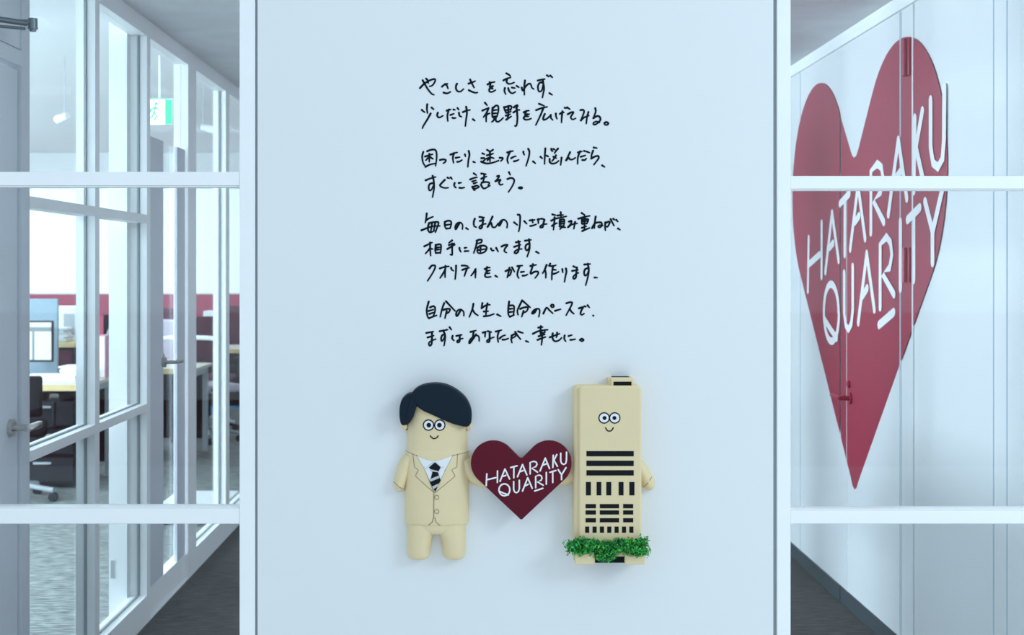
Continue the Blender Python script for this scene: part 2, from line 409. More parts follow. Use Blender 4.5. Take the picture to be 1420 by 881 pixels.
tube(bm, [(XL + 0.002, 3.905, 2.214), EL + Vector((-0.016, -0.006, 0.002))], 0.0085, n=12)
tube(bm, [(XL + 0.002, 3.885, 2.190), EL + Vector((-0.020, -0.010, -0.014))], 0.0045, n=10)
box(bm, EL.x - 0.034, EL.x + 0.004, EL.y - 0.012, EL.y + 0.012, EL.z + 0.002, EL.z + 0.013, bev=0.003)
cyl(bm, EL + Vector((0, 0, -0.010)), EL + Vector((0, 0, 0.017)), 0.0135, n=24); cyl(bm, EL + Vector((0, 0, -0.014)), EL + Vector((0, 0, -0.008)), 0.0145, n=24)
cyl(bm, EL + Vector((0, 0, -0.021)), EL + Vector((0, 0, -0.013)), 0.0095, n=20)
box(bm, XL - 0.004, XL + 0.02, 3.86, 3.93, 2.18, 2.235, bev=0.004)
k = link('door_closer', bm, M['darksteel'], r, smooth=True); k['label'] = 'dark steel closer arm'

# ------------------------------------------------------------------ setting: the white framed screen in front
def px(u): return (u - VX) * YG / F
def pz(v): return EYE + (VY - v) * YG / F
ML0, ML1, MR0, MR1 = px(332), px(353.5), px(1077.5), px(1096.5)
FD = YG + 0.06
def screen_bay(num, x0, x1, mull, t1, t2, label):
    r = root('window_%d' % num, label, 'window')
    link('mullion', boxes((mull[0], mull[1], YG, FD, 0, 2.7), bev=0.0022), M['frame'], r)
    for a, b in (t1, t2):
        bm = boxes((x0, x1, YG + 0.002, FD - 0.004, pz(b), pz(a)), bev=0.002)
        link('transom', bm, M['frame'], r)
    link('glazing_bead', boxes((x0, x1, YG + 0.006, FD - 0.010, pz(t1[1]) - 0.0035, pz(t1[1]) - 0.0005), (x0, x1, YG + 0.006, FD - 0.010, pz(t2[0]) + 0.0005, pz(t2[0]) + 0.0035)), M['frame'], r)
    for z0, z1 in ((0.0, pz(t2[1])), (pz(t2[0]), pz(t1[1])), (pz(t1[0]), 2.7)):
        link('pane', boxes((x0, x1, YG + 0.027, YG + 0.033, z0 + 0.0005, z1 - 0.0005)), M['glass'], r)
    return r
screen_bay(1, XL - 0.08, ML0, (ML0, ML1), (238.3, 257.5), (705.5, 727), 'clear screen bay on the left with two white transoms')
screen_bay(2, MR1, XR + 0.02, (MR0, MR1), (244, 262), (708.5, 727), 'clear screen bay on the right in front of the red heart')
slab('trim_10', 'grey rubber joint between left mullion and white panel', M['gasket'], ML1, px(357), YG + 0.008, FD, 0, 2.7)
slab('trim_11', 'dark rubber joint between white panel and right mullion', M['gasket'], px(1072.5), MR0, YG + 0.008, FD, 0, 2.7)
panel = thing('sign_panel', 'tall white panel with black handwritten Japanese lines between two white mullions', 'sign panel')
link('panel_board', boxes((px(357), px(1072.5), YG + 0.0, FD, 0, 2.7), bev=0.0015), M['panel'], panel)
slab('trim_12', 'white head strip above the glazed screen', M['paint'], XL - 0.08, XR + 0.02, YG + 0.061, YG + 0.09, ZC, 2.9)

# handwriting, traced line by line in drawing units of the panel
def ink3(u, v, h): return Vector((px(u), YG - h, pz(v)))
A_, B_, C_, D_ = (575, 95), (715, 95), (575, 195), (715, 195)
E_, F_, G_, H_, I_, J_ = (580, 285), (720, 285), (580, 350), (720, 350), (580, 405), (720, 405)
LINES = [
 [(A_, [[(75,272),(130,215),(200,170),(265,148),(287,160),(270,205),(238,240),(208,247)],[(112,165),(140,215),(185,290),(235,350),(268,366)],[(160,142),(180,165),(190,205)],
  [(380,252),(420,220),(458,213)],[(425,215),(448,240),(463,278)],[(403,335),(440,345),(470,340),(497,323)],
  [(588,212),(575,240),(575,285),(600,318),(640,318),(678,285)],
  [(748,210),(795,195),(840,175)],[(770,155),(795,210),(825,266)],[(752,302),(800,325),(845,338),(872,333)],
  [(1012,222),(1060,198),(1110,187)],[(1040,190),(1050,225),(1040,258),(1085,240)],[(1085,245),(1062,275),(1085,282)],[(1062,258),(1035,290),(1040,320),(1075,325),(1122,300)],
  [(1272,68),(1305,85),(1328,106)],[(1232,165),(1280,140),(1330,127)],[(1285,140),(1275,180),(1295,210),(1335,212),(1380,195)],
  [(1252,272),(1245,310),(1262,357)],[(1298,275),(1315,320),(1355,345),(1398,325)],[(1350,265),(1390,272)]]),
  (B_, [[(15,243),(46,262)],[(130,168),(120,260),(122,366)],[(85,265),(100,305),(140,250),(180,213),(210,220),(225,265),(252,286)],
  [(308,168),(360,155),(405,148)],[(375,155),(385,210),(395,280),(385,340),(372,405)],[(380,200),(340,195),(312,240),(315,300),(335,322),(365,300),(380,230)],
  [(435,95),(460,115)],[(480,98),(510,124)],[(470,343),(507,367)]])],
 [(A_, [[(175,497),(170,560),(178,620)],[(100,575),(115,590),(140,607)],[(235,543),(265,568)],[(222,625),(175,710),(125,790),(108,830)],
  [(322,615),(312,650),(330,678),(360,675),(393,655)],
  [(445,585),(500,568)],[(475,570),(455,650),(460,730)],[(540,570),(560,575)],[(595,550),(612,572)],[(497,645),(545,628)],[(525,685),(550,690),(570,685)],
  [(615,615),(622,655),(650,670)],[(670,605),(720,585),(768,575)],[(715,532),(725,620),(712,720),(703,800)],[(808,705),(835,725)],
  [(975,475),(1005,512)],[(940,585),(985,565),(1025,548)],[(1025,550),(1000,610),(955,675)],[(1000,610),(992,680),(992,738)],[(1000,640),(1040,622)],
  [(1080,545),(1075,640),(1085,680)],[(1085,550),(1130,515),(1160,530),(1160,600),(1140,670)],[(1090,580),(1140,575)],[(1085,625),(1140,620)],[(1080,670),(1145,660)],
  [(1110,680),(1095,720),(1070,742)],[(1125,680),(1125,720),(1150,740),(1185,725),(1228,685)],
  [(1240,535),(1250,575),(1265,615)],[(1250,540),(1310,520),(1345,530),(1330,580)],[(1265,580),(1330,565)],[(1270,615),(1335,600)],[(1300,540),(1300,650)],[(1265,655),(1325,635)],[(1270,710),(1340,665)],[(1300,640),(1285,710)],
  [(1375,540),(1418,510),(1428,525),(1405,550)],[(1370,610),(1420,580),(1455,575)],[(1415,555),(1425,680),(1418,770),(1405,800),(1388,795)]]),
  (B_, [[(112,608),(150,590),(185,585)],[(150,590),(130,640),(190,633)],[(160,635),(150,665),(180,665)],[(135,660),(112,685),(130,708),(170,710),(215,695)],
  [(325,490),(395,518)],[(285,578),(360,550),(438,532)],[(385,550),(345,650),(280,785)],[(405,632),(385,680),(388,712),(430,700),(470,665),(488,650)],[(488,645),(490,685),(515,715)],
  [(558,625),(560,665),(575,698)],[(615,630),(645,610),(670,610)],[(650,595),(640,680),(637,750)],[(682,545),(700,552)],[(715,540),(752,566)],
  [(725,635),(770,610),(802,608),(785,640),(765,680),(790,708),(833,692)],
  [(900,578),(935,575),(950,600),(930,660),(905,720)],[(905,722),(950,680),(1015,655)],[(1010,605),(990,680),(980,765)],
  [(1105,552),(1110,600),(1078,690)],[(1078,690),(1130,660),(1168,675),(1172,720),(1120,770),(1085,778),(1080,755),(1120,735),(1165,750)],
  [(1232,757),(1257,744),(1284,757),(1280,775),(1257,784),(1234,775),(1232,757)]])],
 [(C_, [[(120,158),(105,220),(115,300),(140,345)],[(175,148),(230,128),(285,130),(305,180),(303,270),(290,352)],[(150,365),(210,335),(300,315)],
  [(145,222),(215,200),(250,190)],[(205,185),(205,240),(203,295)],[(200,225),(155,275)],[(215,230),(255,255)],
  [(352,270),(390,262),(430,268),(425,295),(398,316)],
  [(498,195),(550,175),(590,165)],[(545,175),(530,240),(540,310)],[(570,240),(625,230)],[(592,295),(620,292),(657,270)],
  [(697,192),(705,220)],[(750,145),(760,200),(745,280),(738,366)],[(815,295),(838,305)],
  [(940,178),(968,190)],[(925,245),(965,245),(975,265),(945,290)],[(922,292),(970,312),(1020,318),(1090,305),(1165,278)],
  [(1005,130),(1040,150)],[(1085,128),(1045,158)],[(1003,205),(1060,190),(1090,180)],[(1043,150),(1046,220),(1045,290)],[(1000,252),(1055,235),(1098,246)],[(1045,232),(1010,278)],
  [(1180,240),(1215,240),(1222,255),(1195,285)],
  [(1285,165),(1320,155),(1365,145)],[(1325,150),(1295,220),(1285,270),(1298,315)],[(1340,245),(1375,225),(1405,218)],[(1378,288),(1415,280),(1443,266)]]),
  (D_, [[(108,155),(110,175),(122,198)],[(175,115),(192,160),(180,240),(145,352)],[(242,290),(275,316)],
  [(345,225),(370,248)],[(412,110),(405,220),(402,325)],[(432,210),(455,222)],[(495,115),(500,138),(515,148)],[(525,118),(543,126)],[(588,112),(560,145),(540,175)],
  [(560,205),(530,255),(505,285)],[(525,225),(565,245)],[(472,255),(475,300),(510,320),(560,310),(598,280)],[(638,237),(632,280),(625,338)],
  [(755,162),(730,215),(697,278)],[(700,275),(735,240),(755,262),(790,262),(830,238)],
  [(865,165),(920,152)],[(895,150),(865,230),(860,325)],[(950,145),(975,150)],[(990,155),(1025,168)],[(905,225),(940,215),(968,205)],[(925,270),(960,270),(980,250)],
  [(1083,97),(1127,105)],[(1075,140),(1055,195),(1050,250)],[(1050,250),(1100,222),(1145,215),(1152,245),(1120,290),(1085,335)],[(1200,345),(1235,367)]])],
 [(C_, [[(152,552),(220,525),(290,505)],[(250,490),(265,560),(270,660),(248,785)],[(265,590),(215,600),(195,640),(205,690),(235,680),(262,620)],
  [(418,545),(375,590),(352,622),(375,645),(420,658),(467,655)],[(455,515),(480,525)],[(500,512),(520,535)],
  [(555,590),(548,625),(572,655)],[(612,590),(645,585)],[(622,655),(655,658),(690,652)],
  [(820,455),(855,480)],[(770,540),(820,520),(865,510)],[(800,568),(850,552)],[(820,595),(865,580)],[(800,640),(820,680),(835,690)],[(820,640),(860,625),(895,640)],[(830,672),(890,650)],
  [(925,458),(960,462),(988,468)],[(925,530),(965,510),(998,500)],[(965,475),(960,530),(945,575)],[(920,610),(940,650),(970,665),(1045,625)],[(930,585),(980,575),(1035,585),(1020,620)],
  [(1145,495),(1172,490),(1160,520),(1120,565)],[(1120,565),(1180,545),(1190,550),(1170,585),(1190,615),(1222,605)],
  [(1308,440),(1325,475)],[(1288,535),(1330,520),(1370,530),(1380,570),(1350,640),(1300,715)]]),
  (D_, [[(45,657),(58,649),(80,648),(92,656),(80,666),(58,666),(45,657)],[(50,657),(88,657)]])],
 [(E_, [[(118,112),(110,180),(98,240)],[(110,205),(150,180),(205,157)],[(45,345),(120,315),(200,290),(300,285)],[(150,245),(135,300),(140,350),(170,375),(225,350)],
  [(150,245),(220,232),(280,235),(265,300),(238,372)],[(190,240),(185,300),(175,360)],[(235,240),(225,300),(215,345)],
  [(368,230),(370,290),(390,325)],[(370,230),(410,213),(450,220),(458,260),(440,320)],[(380,272),(450,262)],[(390,322),(440,318)],
  [(575,240),(540,300),(520,332),(515,290),(545,245),(590,240),(615,275),(612,330)],[(665,315),(692,332)],
  [(785,185),(770,230),(775,285),(805,302)],[(850,160),(915,168)],[(855,215),(910,205)],[(895,170),(895,240),(880,310),(855,320),(850,295),(890,265),(938,255)],
  [(1030,155),(1000,220),(960,300)],[(962,298),(1005,240),(1020,270),(1030,300),(1070,300),(1105,250)],
  [(1165,205),(1140,260),(1120,282),(1122,250),(1160,205),(1205,205),(1235,250),(1230,310)],
  [(1330,235),(1375,272)],[(1380,128),(1410,140),(1412,220),(1405,310),(1392,362)]]),
  (F_, [[(70,218),(105,255)],[(145,208),(215,200)],[(180,200),(190,240)],[(155,285),(195,278),(235,262)],
  [(265,190),(265,250)],[(255,197),(300,185)],[(315,185),(350,195)],[(350,200),(335,250),(325,300),(295,305),(300,280),(345,262),(382,258)],
  [(460,125),(505,135)],[(445,212),(500,185),(560,172),(655,152)],[(490,165),(485,250),(475,338)],[(455,285),(490,250)],[(495,255),(525,245)],[(530,140),(610,132)],[(575,95),(580,165)],
  [(565,200),(560,260),(575,290)],[(568,200),(620,195),(625,240),(615,290)],[(570,228),(618,222)],[(570,258),(615,250)],[(560,290),(620,285)],[(590,300),(565,330)],[(600,300),(640,305)],
  [(690,225),(725,215),(715,255),(675,300)],[(678,302),(730,265),(805,250)],[(775,230),(765,280),(757,325)],
  [(865,105),(905,130)],[(820,185),(900,160),(978,145)],[(870,190),(865,250)],[(870,195),(950,190),(955,215),(935,255)],[(880,222),(945,215)],[(875,255),(935,250)],[(908,150),(905,300),(905,340)],[(870,310),(930,290)],[(875,355),(975,312)],
  [(1060,155),(1048,240),(1042,315)],[(1010,315),(1050,250),(1100,235),(1140,240),(1145,280),(1120,305),(1095,295),(1115,275),(1158,278)],
  [(1195,235),(1190,290),(1195,345)],[(1195,245),(1240,225),(1255,240),(1225,295),(1200,290)],[(1268,190),(1290,235),(1315,282)],[(1305,185),(1320,200)],[(1345,200),(1368,225)],[(1370,320),(1398,338)]])],
 [(E_, [[(85,568),(140,540),(192,515)],[(165,515),(165,600),(172,697)],[(165,590),(135,630),(100,668)],[(170,600),(200,605)],[(245,550),(235,610),(240,655)],[(240,550),(290,540),(315,550),(315,610),(305,665)],[(250,585),(305,580)],[(250,615),(305,610)],[(245,660),(310,655)],
  [(470,485),(425,520)],[(425,550),(500,525)],[(405,605),(460,570),(508,545)],[(470,530),(470,610),(470,685),(445,680)],
  [(572,590),(575,615),(592,645)],[(645,590),(672,585)],[(645,635),(700,632)],
  [(810,490),(850,475),(882,482),(870,515),(815,530)],[(815,500),(800,570),(770,660)],[(820,590),(860,562),(920,560),(950,590),(920,645),(850,665),(818,640),(825,590)],[(830,620),(930,605)],[(865,560),(862,650)],
  [(1008,598),(1025,625),(1048,625)],[(1080,590),(1108,640)],[(1155,570),(1200,550),(1238,550),(1205,595),(1195,635),(1225,655)],
  [(1355,512),(1415,502)],[(1330,575),(1418,545)],[(1390,495),(1400,560),(1385,640),(1350,665),(1335,645),(1380,610),(1436,605)]]),
  (F_, [[(80,490),(165,478)],[(135,470),(145,560),(140,620),(110,712)],[(145,530),(100,545),(85,590),(105,625),(130,600),(145,560)],[(235,642),(275,665)]])],
 [(G_, [[(155,225),(190,185),(235,190),(215,260),(130,398)],[(300,225),(360,205),(425,195)],[(378,190),(372,270),(372,347)],[(370,250),(335,310),(303,357)],
  [(455,215),(465,240),(487,257)],[(525,185),(522,270),(512,372)],[(605,185),(650,185),(688,195)],[(612,245),(660,225),(705,215)],[(672,235),(640,330)],[(795,235),(765,285),(733,325)],[(795,260),(792,355)],
  [(922,232),(960,215),(995,212)],[(955,205),(945,260),(995,250)],[(960,255),(950,290),(990,290)],[(945,275),(925,320),(945,345),(1005,340)],[(1070,325),(1098,343)],
  [(1210,262),(1265,240),(1290,255),(1275,310),(1250,330)],[(1265,215),(1250,290),(1235,350)],[(1300,210),(1335,270)],
  [(1375,192),(1445,184)],[(1405,195),(1380,270),(1375,320),(1395,358)]]),
  (H_, [[(25,275),(70,268)],[(48,325),(85,322),(115,308)],[(155,190),(235,175)],[(190,165),(175,230),(155,285),(165,298)],[(165,298),(215,270),(260,270),(260,305),(220,357)],
  [(380,175),(350,250),(325,292)],[(360,250),(370,300),(368,355)],[(430,158),(420,180)],[(415,185),(460,192),(508,180)],[(470,190),(455,280),(452,380)],[(470,240),(510,245)],[(475,300),(510,290),(548,270)],
  [(598,235),(605,280)],[(648,225),(655,270),(640,340),(628,410)],
  [(752,195),(795,215)],[(735,258),(815,245)],[(800,210),(792,290),(785,350),(760,368),(748,345),(780,305),(822,285)],
  [(902,170),(985,162)],[(950,160),(965,240),(955,330),(922,458)],[(960,220),(915,235),(900,285),(915,325),(945,300),(960,260)],[(1045,350),(1082,352)]])],
 [(I_, [[(145,135),(118,250),(130,340),(150,365)],[(165,215),(205,198),(232,215),(230,280),(205,340)],[(140,265),(210,245)],[(155,305),(215,285)],[(150,365),(200,345),(255,325)],
  [(360,155),(330,240),(305,345)],[(385,130),(445,195),(512,265)],[(345,250),(400,235),(440,240),(425,280),(395,300)],[(395,265),(370,365)],
  [(590,250),(560,305),(535,335),(525,300),(550,255),(595,245),(630,280),(632,330)],[(765,165),(750,240),(708,348)],[(752,245),(785,295),(828,326)],
  [(890,155),(875,230)],[(880,225),(940,185),(995,178)],[(960,160),(945,240),(938,330)],[(910,272),(970,268)],[(910,338),(980,330),(1050,305)],[(1095,312),(1145,338)],
  [(1260,135),(1248,240),(1250,310),(1270,345)],[(1270,190),(1320,190),(1330,240),(1318,325)],[(1270,235),(1310,232)],[(1268,280),(1310,275)],[(1270,345),(1330,320)]]),
  (J_, [[(40,118),(5,190),(-25,260),(-15,318)],[(40,118),(90,160),(152,215)],[(15,235),(70,215),(120,215),(105,265),(60,290)],[(60,265),(35,345)],
  [(240,240),(210,290),(180,300),(190,270),(225,240),(270,235),(285,270),(272,345)],[(335,300),(378,220),(415,250),(465,298)],
  [(440,195),(450,178),(470,178),(480,195),(470,212),(450,212),(440,195)],[(497,262),(575,240)],[(655,158),(695,145),(735,150),(710,215),(650,325)],[(700,235),(725,275),(758,303)],
  [(828,228),(885,212),(865,250),(850,300),(870,318),(900,300)],[(905,200),(925,205)],[(948,185),(972,216)],[(1026,328),(1034,332)]])],
 [(I_, [[(112,570),(210,550)],[(130,632),(215,605)],[(190,560),(190,640),(185,720),(165,745),(150,735),(150,705),(180,680),(243,655)],
  [(298,545),(380,530)],[(345,535),(370,590),(372,660),(358,745)],[(365,590),(335,600),(318,640),(325,680),(350,660),(365,620)],[(390,525),(408,525)],[(435,490),(460,525)],
  [(478,610),(470,645),(495,675)],[(530,610),(605,595)],[(575,600),(575,650),(570,690),(545,700),(540,680),(570,660),(618,645)],
  [(725,555),(800,535)],[(770,545),(760,600),(755,640)],[(800,590),(760,650),(715,710),(708,690),(740,640),(800,605),(840,620),(845,680)],
  [(895,565),(940,550)],[(930,555),(925,625)],[(965,545),(1015,558)],[(990,575),(990,640),(985,690),(960,695),(955,675),(990,650),(1050,628)],
  [(1075,550),(1155,530)],[(1120,540),(1100,620),(1110,695)],[(1130,645),(1165,615),(1205,600)],[(1170,662),(1210,660),(1250,645)],
  [(1298,605),(1290,660),(1300,705)],[(1295,605),(1340,585),(1350,610),(1310,640)],[(1345,555),(1380,610),(1420,657)],[(1385,548),(1410,552)]]),
  (J_, [[(5,555),(52,570)],[(95,682),(128,695)],[(265,495),(325,488)],[(300,475),(295,560),(298,592)],[(190,580),(280,540),(395,525)],[(355,555),(330,585)],[(270,615),(355,590)],[(255,665),(320,640),(365,625)],[(315,560),(318,650),(308,735)],
  [(425,630),(490,605),(560,580)],[(465,575),(460,620),(475,670),(515,685),(560,665),(588,635)],[(525,565),(525,600),(515,630)],[(630,605),(625,650),(645,685)],[(685,612),(730,598)],[(710,665),(745,662),(777,655)],
  [(843,667),(868,650),(893,667),(868,684),(843,667)]])],
]
for ln in LINES:
    bm = bmesh.new(); j = 0
    for (ox, oy), strokes in ln:
        for s in strokes:
            pts = [(ox + a / 10, oy + b / 10) for a, b in smooth_path(s, 6)]
            add_flat(bm, poly_ribbon(pts, 2.7, taper=True), ink3, 0.0005 + 0.00002 * (j % 9)); j += 1
    k = link('handwritten_line', bm, M['ink'], panel); k['label'] = 'black handwritten line of Japanese text'

# ------------------------------------------------------------------ the heart emblem (drawn once, used on the panel and on the wall)
def heart_outline():
    r = 212.0; k = r / math.sqrt(2); out = []
    a0 = [math.radians(d) for d in range(135, 316, 6)]
    L = [(300 + r * math.cos(a), 290 - r * -math.sin(a) * 1.0) for a in a0]
    lobe_l = [(300 + r * math.cos(math.radians(d)), 290 + r * math.sin(math.radians(d))) for d in range(135, 316, 6)]      # lower left round the top to upper right
    lobe_r = [(824 + r * math.cos(math.radians(d)), 290 + r * math.sin(math.radians(d))) for d in range(225, 406, 6)]
    notch = [(538, 229), (550, 239), (562, 242), (574, 239), (586, 229)]
    tip = [(586, 804), (576, 816), (562, 822), (548, 816), (538, 804)]
    return lobe_l + notch + lobe_r + tip
def arc(cx, cy, r, a0, a1, n=12, ry=None): return [(cx + r * math.cos(math.radians(a0 + (a1 - a0) * i / n)), cy + (ry or r) * math.sin(math.radians(a0 + (a1 - a0) * i / n))) for i in range(n + 1)]
EMBLEM = [
 [(238,390),(232,500)],[(236,446),(322,425)],[(338,362),(337,470)],
 [(362,460),(408,345),(452,438)],[(394,412),(416,404)],[(462,330),(522,314)],[(492,324),(491,427)],
 [(526,417),(573,302),(614,400)],[(556,368),(580,358)],
 [(645,390),(645,282),(680,272),(702,280),(710,300),(698,322),(660,336),(714,374)],
 [(738,362),(787,242),(827,340)],[(770,306),(796,296)],[(862,215),(858,330)],[(896,208),(868,262),(901,318)],
 [(932,196),(932,268),(942,293),(962,301),(980,290),(986,262),(987,186)],
 arc(403, 540, 51, 0, 360, 24, 56),[(360,556),(398,572),(440,588)],[(490,462),(490,538),(500,560),(516,567),(534,556),(543,530),(543,450)],
 [(573,552),(622,427),(664,525)],[(600,502),(626,488)],
 [(697,520),(697,412),(730,400),(750,410),(757,430),(746,452),(710,463),(767,496)],[(688,551),(764,526)],
 [(797,377),(797,486)],[(831,375),(886,358)],[(857,368),(857,471)],[(908,350),(940,398)],[(982,331),(940,398),(940,444)],
]
def smooth_or_sharp(s, wd): return poly_ribbon(s, wd) if len(s) > 4 else sharp_ribbon(s, wd)
HO = heart_outline()
# ---- small heart held between the two figures
HS = (YG - 0.060) / F                    # metres per drawing unit at the heart's own distance
def heart3(u, v, h): return Vector(((640 + u / 6.775 - VX) * HS, YG - h, EYE + (VY - 600 - v / 6.775) * HS))
hs = thing('heart_sign', 'small dark red heart with white lettering held between the two beige figures', 'heart')
bm = bmesh.new(); puff(bm, HO, heart3, 0.046, 0.058, 9.0, HS / 6.775, steps=4)
link('heart_board', bm, M['red'], hs, smooth=True)
bm = bmesh.new()
for j, s in enumerate(EMBLEM): add_flat(bm, smooth_or_sharp(s, 14.5), heart3, 0.0584 + 0.00035 * (j % 3), step=0.00002)
k = link('lettering', bm, M['letter'], hs); k['label'] = 'white slanted lettering'
# ---- large heart on the corridor wall
WS = 0.002483
def wall3(u, v, h): return Vector((XR - h, 7.117 - (u - 88) * WS, 2.389 - (v - 77) * WS))
hw = thing('heart_decal', 'very large red heart with white lettering on the right corridor wall', 'heart decal')
bm = bmesh.new()
vs = [bm.verts.new(wall3(u, v, 0.0045)) for u, v in HO]; bm.faces.new(vs)
for y in (5.288, 5.306, 6.163, 6.180):
    bmesh.ops.bisect_plane(bm, geom=bm.verts[:] + bm.edges[:] + bm.faces[:], plane_co=(0, y, 0), plane_no=(0, 1, 0))
kill = [f for f in bm.faces if (5.288 < f.calc_center_median().y < 5.306 and (max(v.co.y for v in f.verts) - min(v.co.y for v in f.verts)) < 0.03) or (6.163 < f.calc_center_median().y < 6.180 and (max(v.co.y for v in f.verts) - min(v.co.y for v in f.verts)) < 0.03)]
bmesh.ops.delete(bm, geom=kill, context='FACES')
ret = bmesh.ops.extrude_face_region(bm, geom=bm.faces[:])
bmesh.ops.translate(bm, vec=(0.0006, 0, 0), verts=[e for e in ret['geom'] if isinstance(e, bmesh.types.BMVert)])
link('heart_film', bm, M['wall_red'], hw)
def wallt(u, v, h): return wall3(225 + (u - 232) * 1.062, 0.95 * v + 5, h)
bm = bmesh.new()
for j, s in enumerate(EMBLEM): add_flat(bm, smooth_or_sharp(s, 15.0), wallt, 0.0056 + 0.0008 * (j % 3), step=0.00006)
k = link('lettering', bm, M['letter'], hw); k['label'] = 'white slanted lettering'

# ------------------------------------------------------------------ the man figure
FS = (YG - 0.030) / F
def fig3(u, v, h): return Vector(((u - VX) * FS, YG - h, EYE + (VY - v) * FS))
man = thing('man_figure', 'beige toy man with black hair in a buttoned suit and striped tie', 'toy figure')
DB = 0.046
body = Loft([(541,590,622,0.020),(545,578,634,0.033),(551,570,641,0.041),(560,565.5,646,0.045),(575,564.2,647.6,DB),(628,563.6,648.4,DB),(700,563.4,648,DB),(730,564,646.5,0.0450),(734,566,644,0.0438),(738,574,636,0.0415),(740.5,584,626,0.037),(741.8,592,618,0.028)], 2.4)
bm = bmesh.new(); body.build(bm, fig3)
lg = Loft([(728,564,605.0,0.042),(739,564,604.6,0.0445),(741.5,563.9,603.2,0.0445),(744.5,563.8,601.4,0.044),(749,563.6,599.7,0.044),(754,563.5,598.6,0.044),(764,563.4,596.6,0.044),(770,563.8,596,0.043),(774,565,595,0.040),(776.5,567.5,592.5,0.033),(777.3,571,589,0.024)], 2.3)
rg = Loft([(728,604.9,646,0.042),(739,605.2,646,0.0445),(741.5,606.7,645.9,0.0445),(744.5,608.6,645.8,0.044),(749,610.5,645.8,0.044),(754,611.6,645.8,0.044),(764,613,645.8,0.044),(770,613.4,645.4,0.043),(774,614.6,644.4,0.040),(776.5,617,642,0.033),(777.3,620,638.5,0.024)], 2.3)
lg.build(bm, fig3); rg.build(bm, fig3)
for cx in (560.5, 649.5): puff(bm, circle(cx, 592, 4.2, 16, 6.0), fig3, 0.0, 0.022, 3.0, FS)     # ears
link('body', bm, M['beige'], man, smooth=True)
jk = Loft([(622,564.5,647.7,0.0440),(625,563.6,648.6,0.0462),(629,562.6,649.6,0.0474),(634,562.0,650.0,0.0484),(640,561.6,650.3,0.049),(680,560.8,650.2,0.049),(715,560.4,650,0.049),(724,560.4,649.9,0.049),(727.5,561,649.4,0.0475),(728.5,562.5,648,0.045)], 2.4)
bm = bmesh.new(); jk.build(bm, fig3)
jacket = link('suit_jacket', bm, M['beige'], man, smooth=True)
# seams of the lapels, front edge and hem
bm = bmesh.new()
def seam(pts, wd, loft, n=5, mi=0):
    sp = []
    for a, b in zip(pts, pts[1:]):
        for k in range(n): sp.append((a[0] + (b[0] - a[0]) * k / n, a[1] + (b[1] - a[1]) * k / n))
    sp.append(pts[-1])
    for q in poly_ribbon(sp, wd):
        f = bm.faces.new([bm.verts.new(fig3(u, v, loft.h(u, v) + 0.0007)) for u, v in q]); f.material_index = mi
seam([(572.6,629),(574.7,647),(580.5,651),(576,659.5),(602.8,682)], 0.75, jk)
seam([(634.6,629),(633.8,647),(626.6,650.6),(631.4,659.5),(603.6,682)], 0.75, jk)
seam([(578,630.5),(590,651),(602,681)], 0.75, jk); seam([(628,630.5),(617,652),(603.5,681)], 0.75, jk)
seam([(602,682),(601.8,716),(600,722),(595,727)], 1.1, jk); seam([(603.2,716),(605,722.5),(610.5,727.5)], 0.9, jk)
seam([(561.8,626.8),(567,628),(578,631.4)], 0.7, jk); seam([(650,627.8),(642,628.6),(628,631)], 0.7, jk)
k = link('seam', bm, M['beige_line'], jacket); k['label'] = 'thin dark seam lines of lapels and front edge'
for v in (688.2, 707.7):
    bm = bmesh.new()
    patch(bm, circle(606, v, 3.0, 18), fig3, jk.h, 0.0012, cuts=1); patch(bm, circle(606, v, 3.0, 18), fig3, jk.h, 0.0006, cuts=1, mi=1)
    for q in poly_ribbon(circle(606, v, 2.7, 18) + [(608.7, v)], 0.8): f = bm.faces.new([bm.verts.new(fig3(a, b, jk.h(a, b) + 0.0016)) for a, b in q]); f.material_index = 1
    k = link('button', bm, [M['beige'], M['beige_line']], jacket, recalc=False); k['label'] = 'round beige button with a dark rim'
# shirt and tie
bm = bmesh.new()
patch(bm, [(578.5,631.4),(586,634.6),(594,637.2),(602.5,638.4),(611,637),(620,633.8),(627.5,631),(617,652),(603,681),(590.5,652)], fig3, jk.h, 0.0010, cuts=3)
shirt = link('shirt', bm, M['white'], man); shirt['label'] = 'white shirt front'
bm = bmesh.new()
for q in ([(578.6,631.6),(591,650)], [(627.3,631.3),(616.5,652)], [(600.8,639.5),(590.5,648.5),(588,646)], [(604.2,639.5),(612.5,648),(616,646)]):
    for rr in poly_ribbon(q, 0.6): bm.faces.new([bm.verts.new(fig3(u, v, jk.h(u, v) + 0.0014)) for u, v in rr])
link('collar_crease', bm, M['gplast'], shirt)
bm = bmesh.new()
patch(bm, [(603.4,639.8),(611.3,646.6),(608.8,652),(600,652.2),(595.2,646.8)], fig3, jk.h, 0.0026, cuts=2)
patch(bm, [(600.2,652.6),(607.4,652.6),(611.4,665),(603.7,680.4),(596.4,667.3)], fig3, jk.h, 0.0022, cuts=2)
for q in ([(597.3,649.3),(608.8,652.0),(608.2,653.6),(599.8,652.4)], [(597.6,662.5),(608.8,658.0),(609.9,661.3),(596.9,666.8)], [(599.6,673.2),(609.6,668.6),(607.4,673.0),(601.6,676.9)]):
    patch(bm, q, fig3, jk.h, 0.0031, cuts=2, mi=1)
tie = link('tie', bm, [M['black'], M['tie_grey']], man); tie['label'] = 'black tie with pale diagonal stripes'
